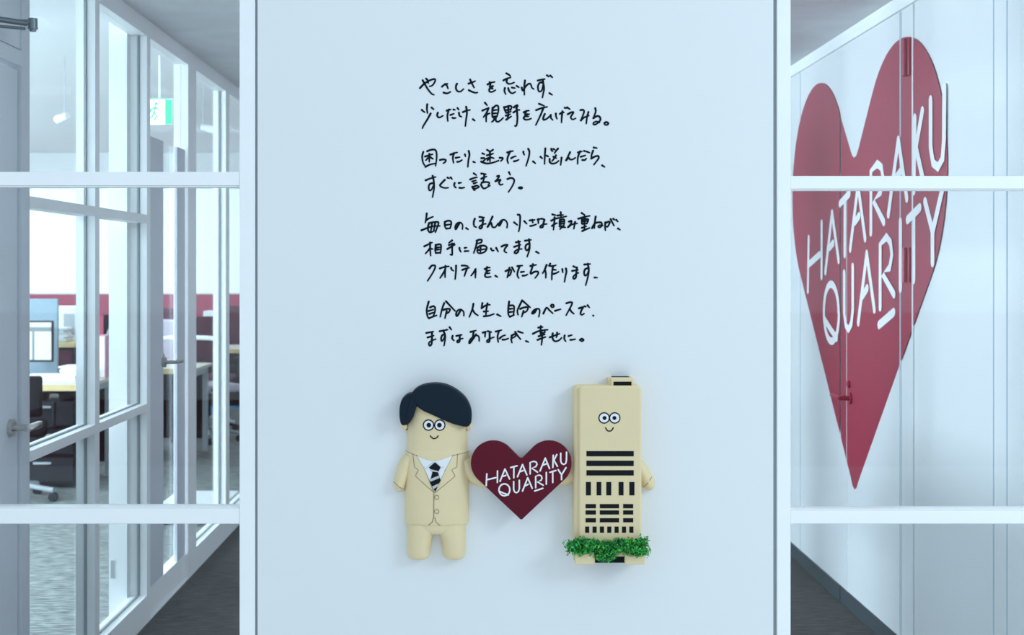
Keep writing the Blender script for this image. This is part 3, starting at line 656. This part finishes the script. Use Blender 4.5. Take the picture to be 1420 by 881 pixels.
# arms: hanging on the left, reaching behind the heart on the right
def limb(bm, pts, f3, base=0.0):
    """pts: (u, v, radius units, depth m) along the limb; round tube flattened against the panel"""
    n = 20; rings = []
    for i, (u, v, r, d) in enumerate(pts):
        a, b = pts[max(0, i - 1)], pts[min(len(pts) - 1, i + 1)]
        t = Vector((b[0] - a[0], b[1] - a[1])).normalized(); s = Vector((-t.y, t.x))
        rings.append([bm.verts.new(f3(u + s.x * r * math.cos(PI * k / n), v + s.y * r * math.cos(PI * k / n), base + d * math.sin(PI * k / n))) for k in range(n + 1)])
    for a, b in zip(rings, rings[1:]):
        for k in range(n): bm.faces.new((a[k], a[k + 1], b[k + 1], b[k]))
        bm.faces.new((a[0], b[0], b[n], a[n]))
    bm.faces.new(rings[0]); bm.faces.new(rings[-1])
bm = bmesh.new()
limb(bm, [(568,634,7,0.028),(565,640,9.5,0.030),(560.5,651,10.5,0.032),(557,662,10.2,0.032),(554,672,9.4,0.032),(553.2,677,8.6,0.031),(552.6,681,6.4,0.025),(552.3,683.2,3.2,0.014)], fig3)
arm = link('arm', bm, M['beige'], man, smooth=True)
bm = bmesh.new()
for rr in poly_ribbon(smooth_path([(545.6,668.5),(551,673.5),(556,677),(560.5,678.5)]), 0.8): bm.faces.new([bm.verts.new(fig3(u, v, 0.0325 - abs(u - 554) * 0.0007)) for u, v in rr])
link('cuff_seam', bm, M['beige_line'], arm)
bm = bmesh.new()
limb(bm, [(644,640,11,0.030),(652,652,14,0.032),(660,661,13.5,0.033),(668,667,11.5,0.033),(676,671,9,0.033),(682,673,6,0.026),(685,674,3,0.014)], fig3)
link('arm', bm, M['beige'], man, smooth=True)
# hair: swept fringe and the rounded lock on the left, back of the hair showing under the ears
bm = bmesh.new()
fr_ = [(571,545.4),(575,540.5),(581,536),(591,532.6),(603.6,531.4),(614,532.4),(622.7,535),(633,540.5),(643,548.6),(649,556.5),(653,566),(654.2,575),(653.7,583.6),(651.5,588.5),(648,591),
       (642,590.5),(635,589),(627,586.6),(619.5,583.6),(611,580),(603.6,576.4),(595,572.6),(587.7,569.3),(582,565.6),(578,561.5),(574,556),(571.5,551)]
puff(bm, smooth_path(fr_ + [fr_[0]], 3)[:-1], fig3, 0.0, 0.0545, 4.0, FS, steps=7)
lk = [(571,545.4),(566,546.2),(562,548.6),(558,553),(556,558),(554.6,565),(554.3,572.5),(555,581),(557.5,588.4),(563.8,588.6),(567.5,586.4),(570,583.6),(573.6,577.5),(575.8,571),(577.5,565),(578.8,560.5),(576,552)]
puff(bm, smooth_path(lk + [lk[0]], 3)[:-1], fig3, 0.0, 0.0535, 3.5, FS, steps=6)
for q in ([(556.2,584),(557.2,591),(559.5,596),(562.5,598.4),(564.5,597.5),(564.5,584)], [(653.6,582),(653,590),(650.5,596),(647,599.5),(645.5,599),(645,584)]):
    puff(bm, q, fig3, 0.0, 0.012, 1.0, FS, steps=2)
hair = link('hair', bm, M['hair'], man, smooth=True); hair['label'] = 'black side-swept hair'
def face(parent, cx, cy, dx, r, hfun, mouth, pup):
    for s in (-1, 1):
        bm = bmesh.new()
        patch(bm, circle(cx + s * dx, cy, r, 28), fig3, hfun, 0.0008, cuts=1, mi=0)
        patch(bm, circle(cx + s * dx, cy, r * 0.79, 28), fig3, hfun, 0.0014, cuts=1, mi=1)
        patch(bm, circle(cx + s * dx - s * 0.5, cy, pup, 20), fig3, hfun, 0.0020, cuts=1, mi=0)
        k = link('eye', bm, [M['black'], M['white']], parent); k['label'] = 'round white eye with black ring and pupil'
    bm = bmesh.new()
    for rr in poly_ribbon(smooth_path(mouth), 1.6): bm.faces.new([bm.verts.new(fig3(u, v, hfun(u, v) + 0.001)) for u, v in rr])
    k = link('mouth', bm, M['black'], parent); k['label'] = 'small black smile'
face(man, 602.3, 588.8, 7.8, 7.9, body.h, [(597.2,603.6),(599,606),(602.5,607.5),(606,606),(607.9,603.6)], 3.2)

# ------------------------------------------------------------------ the building figure
bld = thing('building_figure', 'beige toy office tower with a smiling face, dark windows and green shrubs', 'toy figure')
bm = bmesh.new()
puff(bm, rrect(795, 886, 534.5, 770, 6), fig3, 0.0, 0.050, 5, FS)
puff(bm, rrect(801.5, 888, 534, 770, 5.5), fig3, 0.0, 0.060, 3.4, FS)
link('tower', bm, M['beige'], bld, smooth=True)
bm = bmesh.new(); puff(bm, rrect(843.3, 876, 523.3, 540, 2.6), fig3, 0.0, 0.036, 2, FS); puff(bm, rrect(846, 878.5, 523.3, 540, 2.6), fig3, 0.0, 0.046, 2.0, FS)
rb = link('roof_box', bm, M['beige'], bld, smooth=True)
def flat_rects(rects, d, name, parent, m=None):
    for x0, x1, y0, y1 in rects:
        bm = bmesh.new(); box(bm, (x0 - VX) * FS, (x1 - VX) * FS, YG - d - 0.0008, YG - d, EYE + (VY - y1) * FS, EYE + (VY - y0) * FS)
        link(name, bm, m or M['black'], parent)
flat_rects([(850, 874.7, 528.8, 534)], 0.046, 'roof_window', rb)
W = [(812,877,623.7,630.9),(812,877,636.9,644.2),(812,877,650,657.3)]
W += [(a, b, 666.2, 684.6) for a, b in ((811.3,818.1),(826,832.4),(839.3,846.1),(856.3,863),(871,878))]
W += [(a, b, c, d) for c, d in ((696.6,702.4),(705.3,711),(716,721.7)) for a, b in ((810.8,825),(830.4,856.8),(862.5,876.3))]
W += [(a, a + 5.6, 727.5, 736) for a in (810.2, 820.4, 830.5, 840.6, 850.7, 860.9, 871.0)]
flat_rects(W, 0.060, 'window', bld)
face(bld, 843.6, 578.1, 7.3, 7.9, lambda u, v: 0.060, [(838.4,591.6),(840.2,594.8),(843.5,596.3),(847,594.8),(848.8,591.6)], 2.7)
for a, b in ((795.4, 823.2), (864, 892.4)):
    bm = bmesh.new(); puff(bm, rrect(a, b, 762.5, 778.4, 3.0), fig3, 0.0, 0.076, 2.2, FS)
    link('foot', bm, M['beige'], bld, smooth=True)
bm = bmesh.new(); puff(bm, rrect(822, 866, 768, 777.8, 0.8), fig3, 0.0, 0.058, 0.6, FS, steps=2)
k = link('plinth', bm, M['black'], bld); k['label'] = 'black plinth between the feet'
bm = bmesh.new()
limb(bm, [(882,640,6,0.026),(886,646,9,0.030),(891,655,10.5,0.032),(895,662,10.6,0.032),(899,669,10.2,0.032),(901.5,674,9.2,0.031),(903,678.5,6.8,0.025),(903.8,681.2,3.4,0.014)], fig3)
arm = link('arm', bm, M['beige'], bld, smooth=True)
bm = bmesh.new()
for rr in poly_ribbon(smooth_path([(891.8,676.4),(896,672.5),(900,667.5),(903.8,662)]), 0.8): bm.faces.new([bm.verts.new(fig3(u, v, 0.0328 - abs(u - 897.5) * 0.0006)) for u, v in rr])
link('cuff_seam', bm, M['beige_line'], arm)
bm = bmesh.new()
limb(bm, [(804,650,15,0.030),(797,655,16,0.032),(790,660,14.5,0.033),(782,665,11.5,0.033),(774,669.5,8,0.033),(768,672,5.5,0.026),(765,673,3,0.014)], fig3)
link('arm', bm, M['beige'], bld, smooth=True)
# shrubs: clusters of small pointed leaves round the foot of the tower
bm = bmesh.new()
def leaf(p, s, mi):
    d = Vector((random.gauss(0, 1), random.gauss(-0.55, 0.7), random.gauss(0.45, 0.9))).normalized()
    a = d.orthogonal().normalized(); a = Matrix.Rotation(random.uniform(0, 2 * PI), 3, d) @ a
    b = d.cross(a) * s * 0.12
    q = [p - d * s * 0.5, p + a * s * 0.22 + b, p + d * s * 0.55, p - a * s * 0.22 + b]
    f = bm.faces.new([bm.verts.new(v) for v in q]); f.material_index = mi
clumps = []
for k in range(96):
    u = 788.5 + 105.5 * ((k * 0.6180339) % 1.0); edge = min(1, min(u - 785, 897 - u) / 8)
    vtop = 746.5 + 2.2 * math.sin(u * 0.16) + (2.0 if 822 < u < 858 else 0)
    vbot = 770 - (6 if (u < 823 or u > 866) else 0) - (1 - edge) * 4
    clumps.append((u, random.uniform(vtop, vbot), random.uniform(0.060, 0.082)))
for u, v, d in clumps:
    for j in range(46):
        p = fig3(u + random.gauss(0, 3.0), v + random.gauss(0, 2.8), max(0.03, d + random.gauss(0, 0.006)))
        leaf(p, random.uniform(0.0075, 0.0130), random.choice((0, 0, 0, 1, 1, 2)))
k = link('shrubs', bm, [M['leaf_a'], M['leaf_b'], M['leaf_c']], bld, recalc=False); k['label'] = 'bushy green leaves round the foot'; k['kind'] = 'stuff'

# ------------------------------------------------------------------ the office beyond the partition
def desk(label, x0, x1, y0, y1, h=0.72, group='office desks'):
    t = thing('desk', label, 'desk', ((x0 + x1) / 2, (y0 + y1) / 2, 0.004), 0, group); cx, cy = (x0 + x1) / 2, (y0 + y1) / 2
    a, b, c, d = x0 - cx, x1 - cx, y0 - cy, y1 - cy
    bm = bmesh.new(); box(bm, a, b, c + 0.004, d, h - 0.028, h - 0.004, bev=0.002)
    link('desk_top', bm, M['dtop'], t)
    link('edge_strip', boxes((a, b, c, c + 0.006, h - 0.045, h - 0.004)), M['wood'], t)
    link('modesty_panel', boxes((a + 0.05, b - 0.05, d - 0.06, d - 0.04, 0.10, h - 0.03)), M['dark'], t)
    for u in (a + 0.04, b - 0.04):
        bm = boxes((u - 0.02, u + 0.02, c + 0.04, c + 0.08, 0, h - 0.03), (u - 0.02, u + 0.02, d - 0.10, d - 0.06, 0, h - 0.03), (u - 0.016, u + 0.016, c + 0.04, d - 0.06, h - 0.075, h - 0.035))
        link('leg_frame', bm, M['gplast'], t)
    return t
def monitor(label, x, y, z, rz, wd=0.5, ht=0.30, group='office monitors'):
    t = thing('monitor', label, 'monitor', (x, y, z), rz, group)
    bm = bmesh.new(); box(bm, -wd / 2, wd / 2, 0, 0.03, 0.12, 0.12 + ht, bev=0.006); link('bezel', bm, M['dplast'], t)
    link('screen', boxes((-wd / 2 + 0.012, wd / 2 - 0.012, -0.002, 0.001, 0.135, 0.12 + ht - 0.075), (-wd / 2 + 0.012, wd / 2 - 0.012, -0.002, 0.001, 0.12 + ht - 0.045, 0.12 + ht - 0.012)), M['screen'], t)
    link('screen_band', boxes((-wd / 2 + 0.012, wd / 2 - 0.012, -0.002, 0.001, 0.12 + ht - 0.075, 0.12 + ht - 0.045), (wd / 2 - 0.145, wd / 2 - 0.13, -0.003, 0.0, 0.135, 0.12 + ht - 0.075)), M['screen_bar'], t)
    bm = bmesh.new(); box(bm, -0.025, 0.025, 0.03, 0.05, 0.01, 0.28, bev=0.004); link('stand', bm, M['dplast'], t)
    bm = bmesh.new(); box(bm, -0.12, 0.12, -0.06, 0.10, 0.0, 0.012, bev=0.004); link('base', bm, M['dplast'], t)
    return t
def chair(label, x, y, rz, back, seat, group='office chairs', backh=0.50):
    t = thing('office_chair', label, 'chair', (x, y, 0.004), rz, group)
    bm = bmesh.new(); box(bm, -0.24, 0.24, -0.24, 0.24, 0.43, 0.50, bev=0.03, seg=3); link('seat', bm, seat, t, smooth=True)
    bm = bmesh.new()
    vs = box(bm, -0.21, 0.21, 0.22, 0.265, 0.56, 0.56 + backh, bev=0.02, seg=3)
    for v in bm.verts: v.co.y += 0.10 * ((v.co.z - 0.56) / 0.5) ** 2 - 0.20 * (0.25 - abs(v.co.x)) ** 2 * 0
    link('backrest', bm, back, t, smooth=True)
    bm = bmesh.new(); tube(bm, [(0, 0.05, 0.42), (0, 0.22, 0.42), (0, 0.27, 0.50), (0, 0.27, 0.72)], 0.018); link('back_bracket', bm, M['dplast'], t, smooth=True)
    bm = bmesh.new(); cyl(bm, (0, 0, 0.10), (0, 0, 0.43), 0.025); link('gas_lift', bm, M['dplast'], t, smooth=True)
    for k in range(5):
        a = 2 * PI * k / 5 + 0.3; c, s = math.cos(a), math.sin(a)
        bm = bmesh.new(); tube(bm, [(0, 0, 0.11), (c * 0.15, s * 0.15, 0.095), (c * 0.29, s * 0.29, 0.07)], 0.017, n=8); lgm = link('base_arm', bm, M['gplast'], t, smooth=True)
        bm = bmesh.new(); cyl(bm, (c * 0.29 - s * 0.02, s * 0.29 + c * 0.02, 0.028), (c * 0.29 + s * 0.02, s * 0.29 - c * 0.02, 0.028), 0.028, n=14); link('caster', bm, M['dplast'], lgm, smooth=True)
    for s in (-1, 1):
        bm = bmesh.new(); tube(bm, [(s * 0.2, 0.05, 0.44), (s * 0.28, 0.05, 0.48), (s * 0.28, 0.03, 0.64)], 0.014, n=8); box(bm, s * 0.28 - 0.03, s * 0.28 + 0.03, -0.14, 0.14, 0.64, 0.67, bev=0.01); link('armrest', bm, M['dplast'], t, smooth=True)
    return t
def stack(label, x, y, z, n, wd=0.23, dp=0.31):
    t = thing('paper_stack', label, 'papers', (x, y, z), random.uniform(-0.1, 0.1))
    bm = bmesh.new(); zz = 0
    for k in range(n):
        h = random.uniform(0.008, 0.02); ox, oy = random.uniform(-0.02, 0.02), random.uniform(-0.015, 0.015)
        box(bm, -wd / 2 + ox, wd / 2 + ox, -dp / 2 + oy, dp / 2 + oy, zz, zz + h); zz += h
    link('sheets', bm, M['paper'], t); return zz
ZT = 0.7205
# first desk row, seen through the bay nearest the grey door
desk('wood edged desk nearest the grey door, under the first lit monitor', -4.2, -2.63, 9.15, 9.95)
monitor('lit monitor on the nearest desk, cut off by the grey door', -3.27, 9.62, ZT, 0, 0.56, 0.29)
t = thing('desk_screen', 'blue grey felt divider standing behind the nearest lit monitor', 'desk divider', (-3.66, 10.10, 0.004))
link('felt_panel', boxes((-0.56, 0.56, -0.015, 0.015, 0.30, 1.27), bev=0.004), M['screenf'], t)
for s in (-0.45, 0.45): link('foot', boxes((s - 0.02, s + 0.02, -0.12, 0.12, 0, 0.30)), M['gplast'], t)
stack('loose white papers lying on the front of the nearest desk', -2.92, 9.36, ZT, 3, 0.36, 0.28)
stack('stack of white papers at the near corner of the nearest desk', -2.86, 9.70, ZT, 6, 0.16, 0.22)
t = thing('pink_folder', 'pink folder standing upright at the end of the nearest desk', 'folder', (-2.68, 9.80, ZT))
bm = boxes((-0.035, 0.035, -0.1, 0.1, 0, 0.30)); link('cover', bm, M['pink'], t); link('pages', boxes((-0.028, 0.028, -0.101, -0.09, 0.006, 0.294)), M['paper'], t)
chair('black task chair pushed against the nearest desk', -3.02, 8.80, PI + 0.3, M['dark'], M['dark'], backh=0.26)
t = thing('drawer_pedestal', 'black drawer pedestal under the nearest desk', 'drawer unit', (-2.95, 9.55, 0.004))
bm = bmesh.new(); box(bm, -0.22, 0.22, -0.28, 0.28, 0.03, 0.60, bev=0.005); link('body', bm, M['dark'], t)
for z in (0.05, 0.24, 0.43):
    d = link('drawer', boxes((-0.21, 0.21, -0.292, -0.281, z, z + 0.165), bev=0.003), M['dplast'], t)
    link('pull', boxes((-0.06, 0.06, -0.30, -0.292, z + 0.12, z + 0.135)), M['gplast'], d)
# low cabinet behind it with paper and a white file box
t = thing('low_cabinet', 'dark low cabinet with a wood top behind the nearest desk', 'cabinet', (-3.52, 11.0, 0.004))
link('body', boxes((-0.32, 0.32, -0.2, 0.2, 0, 0.87)), M['dark'], t); link('top', boxes((-0.34, 0.34, -0.22, 0.22, 0.87, 0.91), bev=0.004), M['wood'], t)
for s in (-1, 1):
    d = link('door', boxes((0.005 if s > 0 else -0.315, 0.315 if s > 0 else -0.005, -0.212, -0.2, 0.02, 0.85)), M['plum'], t); link('handle', boxes((s * 0.04 - 0.006, s * 0.04 + 0.006, -0.222, -0.212, 0.45, 0.58)), M['gplast'], d)
h = stack('white papers on the dark low cabinet', -3.38, 10.87, 0.914, 8, 0.24, 0.16)
t = thing('file_box', 'white file box with a grey side on the dark low cabinet', 'file box', (-3.33, 11.09, 0.914))
bm = bmesh.new(); box(bm, -0.09, 0.11, -0.1, 0.1, 0, 0.28, bev=0.004); link('box', bm, M['wplast'], t)
link('label_plate', boxes((0.0, 0.09, -0.102, -0.098, 0.05, 0.22)), M['gplast'], t)
t = thing('low_cabinet', 'unseen grey cupboard added behind the grey door to shade the right wall', 'cabinet', (-1.95, 4.66, 0.004))  # out of view, added and sized to cast shade low on the right wall
bm = bmesh.new(); box(bm, -0.2, 0.2, -0.5, 0.5, 0.0, 1.15, bev=0.004); link('body', bm, M['gplast'], t)
for s_ in (-1, 1):
    d = link('door', boxes((0.2, 0.214, 0.005 if s_ > 0 else -0.495, 0.495 if s_ > 0 else -0.005, 0.03, 1.13)), M['gplast'], t); link('handle', boxes((0.214, 0.224, s_ * 0.04 - 0.006, s_ * 0.04 + 0.006, 0.45, 0.58)), M['steel'], d)
# second desk row behind the second bay
desk('wood edged desk seen through the second bay from the grey door', -3.10, -2.20, 10.62, 11.3)
t = thing('easel_stand', 'grey metal frame stand on the desk in the second bay', 'stand', (-2.90, 11.02, ZT + 0.004))
bm = bmesh.new()
for s in (-1, 1): tube(bm, [(s * 0.16, -0.08, 0.0), (s * 0.02, 0.02, 0.42)], 0.012, n=8)
link('legs', bm, M['gplast'], t, smooth=True); link('shelf', boxes((-0.15, 0.15, -0.10, 0.06, 0.21, 0.235)), M['wplast'], t); link('board', boxes((-0.12, 0.12, 0.0, 0.02, 0.235, 0.40)), M['dark'], t)
t = thing('white_bag', 'round white bag on the desk in the second bay', 'bag', (-2.85, 10.75, ZT))
bm = bmesh.new(); bmesh.ops.create_uvsphere(bm, u_segments=24, v_segments=14, radius=0.09)
for v in bm.verts: v.co.z = max(0.0, v.co.z * 0.75 + 0.062); v.co.x *= 1.05
link('bag_body', bm, M['wplast'], t, smooth=True)
bm = bmesh.new(); tube(bm, [(-0.05, 0, 0.125), (-0.03, 0, 0.155), (0.03, 0, 0.155), (0.05, 0, 0.125)], 0.007, n=8); link('handle', bm, M['wplast'], t, smooth=True)
chair('crimson backed chair behind the desk in the second bay', -3.25, 12.1, 0.2, M['officered'], M['plum'])
# third row, seen through the glass door and the bays beyond
desk('long wood edged desk in the far row behind the glass door', -3.75, -2.25, 13.2, 13.95)
t = thing('printer', 'white box printer on the far desk behind the glass door', 'printer', (-3.08, 13.5, ZT))
bm = bmesh.new(); box(bm, -0.24, 0.20, -0.2, 0.2, 0, 0.19, bev=0.012); link('body', bm, M['wplast'], t); link('tray', boxes((-0.16, 0.14, -0.24, -0.2, 0.04, 0.055)), M['gplast'], t); link('lid', boxes((-0.23, 0.19, -0.18, 0.19, 0.19, 0.20), bev=0.003), M['gplast'], t)
t = thing('file_box', 'tall white file box on the far desk right of the printer', 'file box', (-2.60, 13.5, ZT))
bm = bmesh.new(); box(bm, -0.09, 0.11, -0.13, 0.13, 0, 0.36, bev=0.004); link('box', bm, M['wplast'], t); link('label_plate', boxes((-0.05, 0.05, -0.132, -0.128, 0.08, 0.26)), M['lilac'], t)
chair('plum backed chair in front of the far desk row', -2.52, 12.75, PI, M['plum'], M['plum'])
chair('pale mesh chair turned aside before the far desk row', -2.36, 11.85, 2.2, M['lilac'], M['lilac'])
chair('dark chair behind the far desk row near the red wall', -3.30, 14.6, 0.1, M['plum'], M['plum'])
chair('plum chair near the red wall at the edge of the screen', -2.66, 15.5, 0.1, M['plum'], M['dark'])
def bin_(label, x, y):
    t = thing('waste_bin', label, 'bin', (x, y, 0.004), 0, 'blue bins')
    bm = bmesh.new(); n = 24; ro, ri = [], []
    prof = [(0.11, 0), (0.14, 0.30), (0.146, 0.30), (0.146, 0.315), (0.134, 0.315), (0.105, 0.012)]
    rings = [[bm.verts.new((r * math.cos(2 * PI * k / n), r * math.sin(2 * PI * k / n), z)) for k in range(n)] for r, z in prof]
    for a, b in zip(rings, rings[1:]):
        for k in range(n): bm.faces.new((a[k], a[(k + 1) % n], b[(k + 1) % n], b[k]))
    bm.faces.new(rings[0]); bm.faces.new(rings[-1])
    link('bucket', bm, M['blue'], t, smooth=True)
    bm = bmesh.new(); tube(bm, [(-0.14, 0, 0.29), (-0.1, -0.12, 0.30), (0.0, -0.155, 0.30), (0.1, -0.12, 0.30), (0.14, 0, 0.29)], 0.006, n=8); link('handle', bm, M['wplast'], t, smooth=True)
bin_('blue waste bin on the carpet right of the white post', -2.78, 14.2)
bin_('blue waste bin at the edge of the screen', -2.62, 14.8)
# white tubes modelled in place of a reflection in the partition glass
t = thing('reflection_frame', 'white tubular shape standing in for a reflection in the partition glass', 'reflection_frame', (-1.68, 7.95, 0.004))
bm = bmesh.new(); tube(bm, smooth_path([(-0.17, 0, 0.08), (-0.17, 0, 1.02), (-0.16, 0, 1.07), (-0.12, 0, 1.09), (0.12, 0, 1.09), (0.16, 0, 1.07), (0.17, 0, 1.02), (0.17, 0, 0.08)], 4), 0.014); link('reflected_tubes', bm, M['wplast'], t, smooth=True)
link('platform', boxes((-0.19, 0.19, -0.02, 0.55, 0.09, 0.115), bev=0.004), M['wplast'], t)
for sx in (-0.15, 0.15):
    for y in (0.05, 0.48):
        bm = bmesh.new(); cyl(bm, (sx - 0.015, y, 0.04), (sx + 0.015, y, 0.04), 0.04, n=18); box(bm, sx - 0.022, sx + 0.022, y - 0.015, y + 0.015, 0.04, 0.09); link('wheel', bm, M['dplast'], t, smooth=True)
# ceiling fittings
t = thing('exit_sign', 'lit green and white exit sign hanging from the office ceiling', 'exit sign', (-1.915, 8.2, 2.9))
bm = bmesh.new(); cyl(bm, (0, 0.02, -0.385), (0, 0.02, 0), 0.006); box(bm, -0.08, 0.08, 0.012, 0.03, -0.542, -0.382, bev=0.003); link('housing', bm, M['wplast'], t)
link('white_face', boxes((-0.075, 0.035, 0.006, 0.012, -0.536, -0.39)), M['exit_w'], t)
link('green_face', boxes((0.035, 0.075, 0.006, 0.012, -0.536, -0.39), (-0.075, 0.035, 0.004, 0.012, -0.39, -0.384)), M['exit_g'], t)
bm = bmesh.new()
def ex(u, v, h): return Vector((u, 0.005 - h, v))
for s in ([(-0.022,-0.43),(-0.03,-0.465),(-0.015,-0.49),(-0.028,-0.515)], [(-0.03,-0.465),(-0.042,-0.495),(-0.058,-0.50)], [(-0.024,-0.435),(-0.045,-0.448),(-0.05,-0.465)], [(-0.022,-0.435),(-0.006,-0.452)]): add_flat(bm, sharp_ribbon(s, 0.010), ex, 0.0005)
add_flat(bm, [circle(-0.018, -0.415, 0.010, 16)], ex, 0.0006)
link('running_figure', bm, M['exit_g'], t)
def spot(label, x, y, rz):
    t = thing('ceiling_spotlight', label, 'spotlight', (x, y, 2.9), rz, 'office spotlights')
    bm = bmesh.new(); cyl(bm, (0, 0, -0.38), (0, 0, 0), 0.0035); link('rod', bm, M['gplast'], t, smooth=True)
    bm = bmesh.new(); cyl(bm, (-0.02, 0, -0.40), (0.07, -0.02, -0.42), 0.022, 0.03, n=20); link('lamp_head', bm, M['wplast'], t, smooth=True)
    bm = bmesh.new(); cyl(bm, (0.07, -0.02, -0.42), (0.074, -0.021, -0.422), 0.028, n=20); link('lens', bm, M['gplast'], t, smooth=True)
spot('white spotlight hanging from the office ceiling near the grey door', -2.72, 9.0, 2.8)
spot('white spotlight hanging in the bay beyond the glass door', -1.95, 9.7, 0.4)
